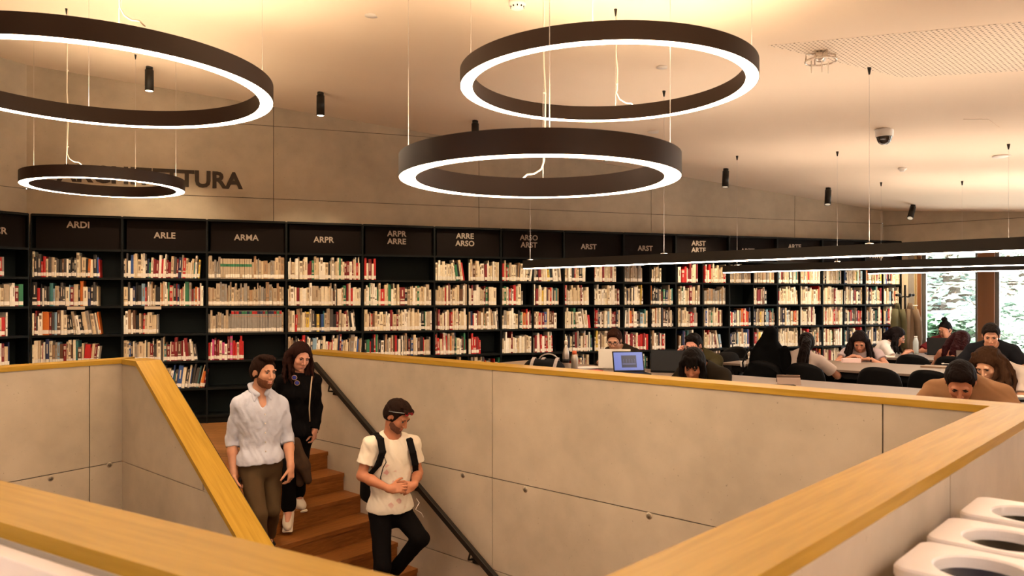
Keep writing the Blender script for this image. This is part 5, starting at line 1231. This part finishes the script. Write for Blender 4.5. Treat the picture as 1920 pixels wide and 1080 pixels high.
# --- man in white tee with backpack
jeans = cloth('black_jeans', (.005, .004, .004)); tee = cloth('white_tee', (.78, .70, .58), .5, 12)
def teemat():
    m = tee; nt = m.node_tree; bs = nt.nodes['Principled BSDF']; tc = nt.nodes.new('ShaderNodeTexCoord'); v = nt.nodes.new('ShaderNodeTexVoronoi'); v.distance = 'MANHATTAN'; v.inputs['Scale'].default_value = 13; nt.links.new(tc.outputs['Object'], v.inputs[0])
    r = nt.nodes.new('ShaderNodeMapRange'); r.inputs[1].default_value = .34; r.inputs[2].default_value = .46; r.inputs[3].default_value = .75; r.inputs[4].default_value = 0; nt.links.new(v.outputs['Distance'], r.inputs[0])
    n = nt.nodes.new('ShaderNodeTexNoise'); n.inputs['Scale'].default_value = 5; nt.links.new(tc.outputs['Object'], n.inputs[0]); g = nt.nodes.new('ShaderNodeMapRange'); g.inputs[1].default_value = .50; g.inputs[2].default_value = .56; nt.links.new(n.outputs[0], g.inputs[0])
    # printed motif only on the chest front: mask by object-space position
    sx_ = nt.nodes.new('ShaderNodeVectorMath'); sx_.operation = 'DISTANCE'; nt.links.new(tc.outputs['Object'], sx_.inputs[0]); sx_.inputs[1].default_value = (.08, -.13, 1.24)
    k = nt.nodes.new('ShaderNodeMapRange'); k.inputs[1].default_value = .17; k.inputs[2].default_value = .24; k.inputs[3].default_value = 1; k.inputs[4].default_value = 0; nt.links.new(sx_.outputs['Value'], k.inputs[0])
    a = nt.nodes.new('ShaderNodeMath'); a.operation = 'MULTIPLY'; nt.links.new(r.outputs[0], a.inputs[0]); nt.links.new(g.outputs[0], a.inputs[1]); c = nt.nodes.new('ShaderNodeMath'); c.operation = 'MULTIPLY'; nt.links.new(a.outputs[0], c.inputs[0]); nt.links.new(k.outputs[0], c.inputs[1])
    mx = nt.nodes.new('ShaderNodeMix'); mx.data_type = 'RGBA'; mx.inputs[6].default_value = (.78, .70, .58, 1); mx.inputs[7].default_value = (.62, .26, .24, 1); nt.links.new(c.outputs[0], mx.inputs[0]); nt.links.new(mx.outputs[2], bs.inputs['Base Color'])
teemat()
bz = 142
J = dict(pelvis=W3(731, 955, 6.15), neck=W3(733, 822, 6.12), head=W3(744, 779, 6.06), hf=dirz(118, -34), hu=UPV, shR=W3(695, 834, 6.00), shL=W3(773, 832, 6.20),
         elR=W3(678, 892, 5.96), wrR=W3(731, 917, 5.82), elL=W3(784, 886, 6.24), wrL=W3(776, 909, 6.00), hdR=(1, .10, .10), hnR=(.1, .75, -.3), hdL=(-.75, -.45, -.35), hnL=(-.3, .8, -.2), tsR=1, tsL=-1,
         curlR=.45, curlL=.6, tcurlR=.5, tcurlL=.6, hipR=W3(713, 965, 6.07), hipL=W3(752, 962, 6.20), knR=W3(717, 1062, 5.92), anR=W3(716, 1180, 5.98), knL=W3(789, 1010, 5.92), anL=W3(735, 1080, 6.14), toL=dirz(142, -35), toR=dirz(142, -4))
WS = (mat('shoe_white', (.68, .58, .46), .6), mat('sole_white', (.72, .64, .52), .6))
person(J, 'man in white tee with a black backpack on the stairs, looking at his hands', -1.155, ('ruddy', (.47, .19, .10)), 1.0, h_fringe, (.035, .016, .010), dict(m=tee, sleeve=.62, hem=.02, e=.024, nk=1.05, wr=.004), dict(m=jeans, w=.055, waist=.03), WS, (.16, .062, .036), .0055)
HRt = frame(J['hf'], J['hu'])
def inhead(Jn, HR, x, y, z): return Jn['head']+HR@np.array([x, y, z])
b = MB(); gl = mat('lens_red', (.35, .01, .02), .1, spec=.8); gs = mat('temple_grey', (.25, .28, .30), .4)
for q in (-1, 1):
    b.ell((0, 0, 0), (.026, .006, .020), 14, gl, Matrix([[*HRt[0], 0], [*HRt[1], 0], [*HRt[2], 0], [0, 0, 0, 1]]).to_4x4() if False else Matrix.Translation(Vector(inhead(J, HRt, q*.031, .088, .088))) @ Matrix([HRt[0], HRt[1], HRt[2]]).to_4x4() @ Matrix.Rotation(.6, 4, 'X'))
    b.tube([inhead(J, HRt, q*.058, .078, .092), inhead(J, HRt, q*.092, .02, .062), inhead(J, HRt, q*.094, -.03, .035)], .003, 6, gs)
b.tube([inhead(J, HRt, -.058, .08, .095), inhead(J, HRt, 0, .102, .102), inhead(J, HRt, .058, .08, .095)], .0035, 6, gl)
o = b.build('sunglasses'); tag(o, 'red sunglasses pushed up on the hair of the man in the white tee', 'sunglasses')
# backpack with straps following the chest
upv = nrm(J['neck']-J['pelvis']); latv = nrm(J['shR']-J['shL']); fwv = nrm(np.cross(upv, latv)); latv = np.cross(fwv, upv); RTb = np.stack([latv, fwv, upv], 1)
pc = (J['neck']+J['pelvis'])/2
t = thing('backpack', 'black backpack worn by the man in the white tee', 'backpack', pc)
S = SDF(); S.rbox(pc-fwv*.215-upv*.02, (.155, .085, .255), RTb, .07, .02); S.rbox(pc-fwv*.285-upv*.10, (.125, .04, .13), RTb, .04, .03); S.noise(.004, 30); sdf_obj(S, .008, 'body', M_BAG, pc, t)
for sg, sh in ((1, 'shR'), (-1, 'shL')):
    S = SDF(); sp = J[sh]+upv*.05-latv*sg*.055
    P_ = [sp-fwv*.12-upv*.03, sp-fwv*.03+upv*.022, sp+fwv*.06-upv*.0, sp+fwv*.115-upv*.09+latv*sg*.005, sp+fwv*.10-upv*.19+latv*sg*.035, sp+fwv*.03-upv*.28+latv*sg*.075, sp-fwv*.10-upv*.36+latv*sg*.06]
    for i in range(len(P_)-1):
        for o_ in (-.018, 0, .018): S.cone(P_[i]+latv*o_, P_[i+1]+latv*o_, .011 if i < 4 else .009, .011 if i < 4 else .008, .008)
    sdf_obj(S, .006, 'strap', M_BAG, pc, t)
S = MB(); sp = J['shR']-latv*.02+fwv*.15
S.tube([sp-upv*.10-pc, sp-upv*.07+latv*-.03-pc, sp-upv*.11-latv*.045-pc, sp-upv*.15-latv*.02-pc, sp-upv*.22-latv*.0-pc, sp-upv*.30-latv*.01-pc], .004, 6, M_BAG); S.build('loose_cord', parent=t)
hk = W3(764, 955, 5.95); b = MB(); b.tube([W3(781, 935, 6.02), W3(786, 943, 6.0), W3(779, 955, 5.98), W3(790, 962, 5.99), W3(794, 970, 6.0)], .0025, 6, M_WHITEP); o = b.build('earphone_cable'); tag(o, 'thin white earphone cable hanging at the hip of the man in the white tee', 'cable')
# --- man in pale blue shirt
shirt = cloth('blue_linen', (.52, .54, .64), 1.0, 10); chino = cloth('brown_chinos', (.085, .052, .026), .5, 10)
J2 = dict(pelvis=W3(489, 868, 6.03), neck=W3(486, 737, 6.01), head=W3(494, 698, 5.97), hf=dirz(128, -6), hu=nrm(UPV+np.array([.08, 0, 0])), shR=W3(448, 759, 5.93), shL=W3(524, 757, 6.10),
          elR=W3(435, 824, 5.98), wrR=W3(438, 889, 5.90), elL=W3(540, 821, 6.14), wrL=W3(545, 875, 6.0), hdR=(.18, -.1, -1), hnR=(.9, .3, 0), hdL=(.06, -.15, -1), hnL=(-.9, .2, 0), tsR=1, tsL=-1,
          curlR=.75, curlL=.5, hipR=W3(471, 880, 5.97), hipL=W3(507, 877, 6.10), knR=W3(484, 965, 5.84), anR=W3(488, 1067, 5.95), knL=W3(510, 955, 6.03), anL=W3(500, 1005, 6.34), toR=dirz(140, -3), toL=dirz(140, -20))
person(J2, 'smiling bearded man in pale blue shirt and brown trousers walking down the stairs', -.66, ('fair', (.56, .27, .16)), 1.0, h_quiff, (.035, .013, .007), dict(m=shirt, sleeve=1.22, hem=.035, e=.022, nk=1.1, vneck=True, cuff=True, collar=True, wr=.007), dict(m=chino, w=.075, belt=True), (M_BLK, M_BLK), (.14, .045, .018), .0055, smile=True, girth=.97)
hp_ = J2['wrR']+nrm(J2['hdR'])*.10+np.array([.022, -.01, 0]); b = MB(); b.box(-.005, -.037, -.075, .005, .037, .075, M_BLK, Matrix.Translation(Vector(hp_)) @ Matrix.Rotation(.25, 4, 'Y') @ Matrix.Rotation(.5, 4, 'Z'), bev=.003); o = b.build('smartphone'); tag(o, 'black smartphone held low by the man in the pale blue shirt', 'phone')
# --- woman in black
blk = cloth('black_top', (.004, .0035, .004), .2); 
J3 = dict(pelvis=W3(556, 812, 6.74), neck=W3(558, 700, 6.74), head=W3(562, 669, 6.69), hs=1.02, hf=dirz(140, -20), hu=nrm(UPV+np.array([.12, 0, 0])), shR=W3(531, 716, 6.68), shL=W3(589, 713, 6.80),
          elR=W3(521, 768, 6.72), wrR=W3(541, 815, 6.62), elL=W3(595, 763, 6.83), wrL=W3(590, 806, 6.74), hdL=(-.05, -.1, -1), hnL=(-.9, .1, 0), curlL=.6, hdR=(.3, -.2, -1), hnR=(.5, .6, 0), curlR=.8,
          hipR=W3(543, 823, 6.70), hipL=W3(568, 821, 6.80), knR=W3(543, 888, 6.55), anR=W3(541, 955, 6.60), knL=W3(563, 880, 6.70), anL=W3(559, 930, 6.86), toR=dirz(170, -40), toL=dirz(150, -10))
person(J3, 'smiling woman with curly brown hair, all in black, coming down behind the two men', -.36, ('rosy', (.58, .27, .18)), .93, h_wavy, (.040, .012, .008), dict(m=blk, sleeve=1.97, hem=-.02, e=.020, wr=.002), dict(m=cloth('black_trousers', (.005, .004, .004), .3), w=.066), WS, None, .0055, female=True, smile=True)
upv = nrm(J3['neck']-J3['pelvis']); latv = nrm(J3['shR']-J3['shL']); fwv = nrm(np.cross(upv, latv))
t = thing('sunglasses', 'round blue lensed glasses hooked on the neckline of the woman in black', 'sunglasses', J3['neck'])
lb_ = mat('lens_blue', (.03, .04, .30), .1, spec=.8)
for k, (du, dv) in enumerate(((-6, 8), (-1, 18))):
    c_ = W3(558+du, 700+dv, 6.60); b = MB(); b.tube([c_-J3['neck']+np.array([.022*math.cos(a), 0, .020*math.sin(a)]) for a in np.linspace(0, 2*PI, 17)[:-1]], .003, 6, mat('rim_tan', (.30, .18, .12), .4), closed=True); b.build('rim', parent=t); b = MB(); b.ell(tuple(c_-J3['neck']), (.02, .003, .018), 12, lb_); b.build('lens', parent=t)
# strap and coat over her arm
b = MB(); pts = [W3(585, 706, 6.68), W3(582, 735, 6.62), W3(580, 765, 6.62), W3(581, 790, 6.64)]; b.tube(pts, .006, 6, mat('strap_tan', (.45, .34, .24), .7)); o = b.build('shoulder_strap'); tag(o, 'thin tan shoulder strap hanging down the front of the woman in black', 'strap')
S = SDF(); S.cone(W3(553, 830, 6.52), W3(568, 872, 6.52), .045, .055, .03); S.cone(W3(566, 868, 6.52), W3(577, 900, 6.52), .055, .035, .03); S.cone(W3(555, 845, 6.52), W3(562, 905, 6.55), .03, .03, .03); S.noise(.006, 40); oc = W3(560, 870, 6.52); o = sdf_obj(S, .008, 'jacket', cloth('olive_brown', (.060, .035, .022), .5), oc, None, oc); tag(o, 'olive brown jacket carried over the arm of the woman in black', 'jacket')

# --- readers
def seated(u, b, az, label, hu_=None, hv=None, lean=20, **k):
    """finds the seat position and the lean that put the head where it is seen"""
    us, ln = u, lean
    if hv:
        for _ in range(40):
            h = seat_pose(us, b, az, ln, k.get('hp', -35), k.get('s', 1.0), k.get('dz', 0), k.get('drop', False))
            pu = 960+FPX*h[0]/h[1]; pv = HOR-FPX*(h[2]-EYE)/h[1]; us += .6*(hu_-pu); ln = min(62, max(-4, ln+(hv-pv)*.25))
        print(label[:40], 'seat', round(us), 'lean', round(ln, 1), 'head', round(pu), round(pv))
    return seated_(us, b, az, label, lean=ln, **k)
def seat_pose(u, b, az, lean, hp, s, dz, drop=False):
    P = G(ub(u, b), b); f = dirz(az); base = np.array([P[0], P[1], 0]); ln_ = math.radians(lean); upd = UPV*math.cos(ln_)+f*math.sin(ln_)
    neck = base-f*.05+UPV*(.53+dz)+upd*.49*s; return neck+(f*.125+UPV*.035 if drop else nrm(upd*.6+UPV*.4+f*.25)*.135*s+f*.03)
def seated_(u, b, az, label, lean=20, drop=False, hp=-35, hy=0, wr=None, s=1.0, dz=0, head_fwd=.03, hands=None, skin=('mid', (.50, .25, .15)), hz=0, **kw):
    a = ub(u, b); P = G(a, b); f = dirz(az); r = np.array([f[1], -f[0], 0]); base = np.array([P[0], P[1], 0])
    Lc_ = lambda x, y, z: base+r*x+f*y+UPV*z
    ln_ = math.radians(lean); upd = UPV*math.cos(ln_)+f*math.sin(ln_); pel = Lc_(0, -.05, .53+dz); neck = pel+upd*.49*s
    hfw = nrm(dirz(az+hy, hp)); hup = nrm(UPV*math.cos(math.radians(hp))+dirz(az+hy)*math.sin(math.radians(-hp)))
    head = neck+(f*.125+UPV*.035 if drop else nrm(upd*.6+UPV*.4+f*.25)*.135*s+f*head_fwd)
    J = dict(pelvis=pel, neck=neck, head=head, hf=hfw, hu=hup)
    for h, q in (('R', 1), ('L', -1)):
        sh = neck+r*q*.185*s-upd*.055*s; J['sh'+h] = sh
        w_, pole, hd, hn, cu = (wr or {}).get(h, ((q*.16, .42, .775), (q*.8, -.2, -.7), None, (0, 0, -1), .3))
        wp = Lc_(*w_) if len(w_) == 3 else head+r*w_[0]+f*w_[1]+UPV*w_[2]; pl = r*pole[0]+f*pole[1]+UPV*pole[2]; el, w2 = ik(sh, wp, .285*s, .25*s, pl); J['el'+h] = el; J['wr'+h] = w2
        J['hd'+h] = (r*hd[0]+f*hd[1]+UPV*hd[2]) if hd else nrm(w2-el)*.6+f*.3-r*q*.3; J['hn'+h] = r*hn[0]+f*hn[1]+UPV*hn[2]; J['ts'+h] = q; J['curl'+h] = cu
        J['hip'+h] = Lc_(q*.09, -.03, .52+dz); J['kn'+h] = Lc_(q*.13, .38, .50+dz); J['an'+h] = Lc_(q*.12, .34, .09); J['to'+h] = f
    return person(J, label, 0, skin, s, vox=kw.pop('vox', .0085), **kw)
DJ = dict(m=cloth('dark_denim', (.02, .022, .03), .3), w=.06); BS = (M_BLK, M_BLK)
AZn = 43.; AZf = 223.
seated(1152, 3.30, 226, 'man with glasses and dark brown sweater behind the silver laptop', hu_=1152, hv=638, lean=12, hp=-22, hy=-26, s=1.0, hair=h_thick, haircol=(.07, .022, .010), glasses=(.02, .015, .015), top=dict(m=cloth('dark_sweater', (.022, .014, .009), .4), sleeve=1.95, e=.022, hem=0, name='sweater'), bottom=DJ, shoes=BS)
seated(1312, 3.30, 236, 'man in olive tee pressing his temples with both hands while wearing glasses', hu_=1300, hv=648, lean=16, hp=-18, hy=-22, wr={'R': ((.13, .09, -.13, 1), (.8, .1, -.8), (-.15, .05, 1), (-.8, -.5, 0), .45), 'L': ((-.11, .12, -.12, 1), (-.8, .1, -.8), (.15, 0, 1), (.8, -.5, 0), .4)}, hair=h_thick, haircol=(.012, .008, .007), glasses=(.015, .012, .012), skin=('pink', (.55, .24, .16)), top=dict(m=cloth('olive_tee', (.045, .036, .016), .4), sleeve=.75, e=.022, hem=0), bottom=DJ, shoes=BS, vox=.007)
seated(1303, 1.34, 226, 'dark haired woman bent low over the bench just behind the parapet', hu_=1300, hv=684, lean=38, hp=-30, hy=-22, drop=True, s=.97, hair=h_bob, haircol=(.012, .008, .007), skin=('tawny', (.42, .17, .09)), female=True, top=dict(m=cloth('black_jumper', (.016, .012, .008), .3), sleeve=1.95, e=.018, hem=0, name='sweater'), bottom=DJ, shoes=BS, vox=.007, dz=-.02)
seated(1506, 3.98, 43, 'woman in pale tee seen from behind with a long dark wavy ponytail', hu_=1512, hv=645, lean=8, hp=-20, hy=-25, dz=-0.09, s=.97, hair=h_ponyback, haircol=(.016, .008, .006), skin=('warm', (.45, .20, .12)), female=True, top=dict(m=cloth('pale_tee', (.50, .40, .34), .4), sleeve=.70, e=.022, hem=0), bottom=DJ, shoes=BS, vox=.007)
seated(1606, 5.86, 214, 'long haired woman in grey tee reading behind the pale pink box', hu_=1612, hv=640, lean=24, hp=-40, hy=-6, wr={'R': ((.07, .36, .80), (.9, -.1, -.4), (-.7, .5, .1), (0, 0, -1), .5), 'L': ((-.12, .34, .775), (-.9, -.1, -.4), (.9, .2, 0), (0, 0, -1), .3)}, dz=-0.05, s=.97, hair=h_longdown, haircol=(.018, .009, .008), skin=('warm', (.45, .20, .12)), female=True, top=dict(m=cloth('grey_pink_tee', (.42, .33, .33), .4), sleeve=.40, e=.018, hem=0), bottom=DJ, shoes=BS)
seated(1655, 7.02, 118, 'woman in white tee writing at the left end of the farthest table', hu_=1681, hv=631, lean=24, hp=-30, hy=0, dz=-0.05, s=.97, hair=h_longdown, haircol=(.014, .008, .008), glasses=(.4, .38, .36), skin=('warm', (.45, .20, .12)), female=True, top=dict(m=cloth('white_tee_plain', (.66, .60, .56), .4), sleeve=.55, e=.02, hem=0), bottom=DJ, shoes=BS)
seated(1770, 8.05, 228, 'woman in dark red tee with glasses and hair bun, chin on hand', hu_=1772, hv=618, lean=18, hp=-22, hy=10, wr={'R': ((.12, .36, .775), (.9, -.1, -.5), None, (0, 0, -1), .3), 'L': ((-.06, .25, .98), (-.7, .2, -.7), (.2, -.1, 1), (.3, -.8, 0), .9)}, dz=-0.03, s=.95, hair=h_bun, haircol=(.012, .009, .010), glasses=(.02, .02, .02), skin=('warm', (.45, .20, .12)), female=True, top=dict(m=cloth('wine_tee', (.14, .018, .022), .4), sleeve=.75, e=.02, hem=0), bottom=DJ, shoes=BS)
seated(1802, 6.12, 43, 'woman with long dark red hair seen from behind at the farthest table', hu_=1804, hv=640, lean=12, hp=-15, hy=10, dz=-0.05, s=.97, hair=h_straight, haircol=(.050, .008, .010), skin=('warm', (.45, .20, .12)), female=True, top=dict(m=cloth('brown_vest', (.30, .12, .07), .4), sleeve=.45, e=.014, hem=0), bottom=DJ, shoes=BS)
seated(1852, 5.86, 218, 'dark haired man in black tee looking down in front of the wooden mullion', hu_=1858, hv=629, lean=16, hp=-24, hy=-6, s=1.03, dz=.03, hair=h_fringe, haircol=(.020, .011, .008), skin=('fair', (.56, .27, .16)), top=dict(m=cloth('black_tee', (.010, .010, .012), .3), sleeve=.65, e=.024, hem=0), bottom=DJ, shoes=BS, vox=.007)
seated(1866, 3.30, 236, 'woman with curly dark blonde hair and white tee leaning on the table', hu_=1852, hv=682, lean=26, hp=-38, hy=0, drop=True, wr={'L': ((-.02, .34, .775), (-.9, -.1, -.5), (.9, .2, 0), (0, 0, -1), .3), 'R': ((.16, .32, .775), (.9, -.1, -.4), (-.7, .4, 0), (0, 0, -1), .3)}, s=1.0, hair=h_curly, haircol=(.085, .036, .015), skin=('peach', (.60, .32, .19)), female=True, top=dict(m=cloth('cream_tee', (.60, .50, .42), .4), sleeve=.62, e=.022, hem=0), bottom=DJ, shoes=BS, vox=.0065)
seated(1800, 1.34, 226, 'broad man in light brown tee bent forward, nearest reader to the viewpoint', hu_=1801, hv=715, lean=30, hp=-42, hy=-14, drop=True, s=1.0, hair=h_thick, haircol=(.016, .008, .006), skin=('ruddy', (.47, .19, .10)), top=dict(m=cloth('tan_tee', (.30, .16, .08), .5, 9), sleeve=.75, e=.024, hem=0, wr=.006), bottom=DJ, shoes=BS, vox=.0065)
# black coat and bag piled on the chair beside the pony tailed woman
q = G(ub(1436, 3.9), 3.95); S = SDF(); c0 = np.array([q[0], q[1], 0.]); Ar = np.array([A[0], A[1], 0]); Br = np.array([B[0], B[1], 0])
S.ell(c0+UPV*.82, (.20, .13, .26), None, .05); S.cone(c0+UPV*1.0, c0+UPV*1.12+Ar*.03, .11, .08, .05); S.ell(c0+UPV*.62-Br*.05, (.25, .17, .20), None, .05)
S.cone(c0+Ar*.19+UPV*.95, c0+Ar*.26+UPV*.60, .05, .06, .03); S.noise(.010, 22)
o = sdf_obj(S, .01, 'coat', cloth('black_coat', (.003, .003, .003), .3), c0, None, c0); tag(o, 'bulky black coat and hood piled over the chair left of the ponytail woman', 'coat')
b = MB(); b.tube([(-.20, -.05, .98), (-.26, -.06, .90), (-.30, -.06, .80), (-.29, -.06, .70)], .010, 8, M_BLK); o2 = b.build('strap', parent=o)
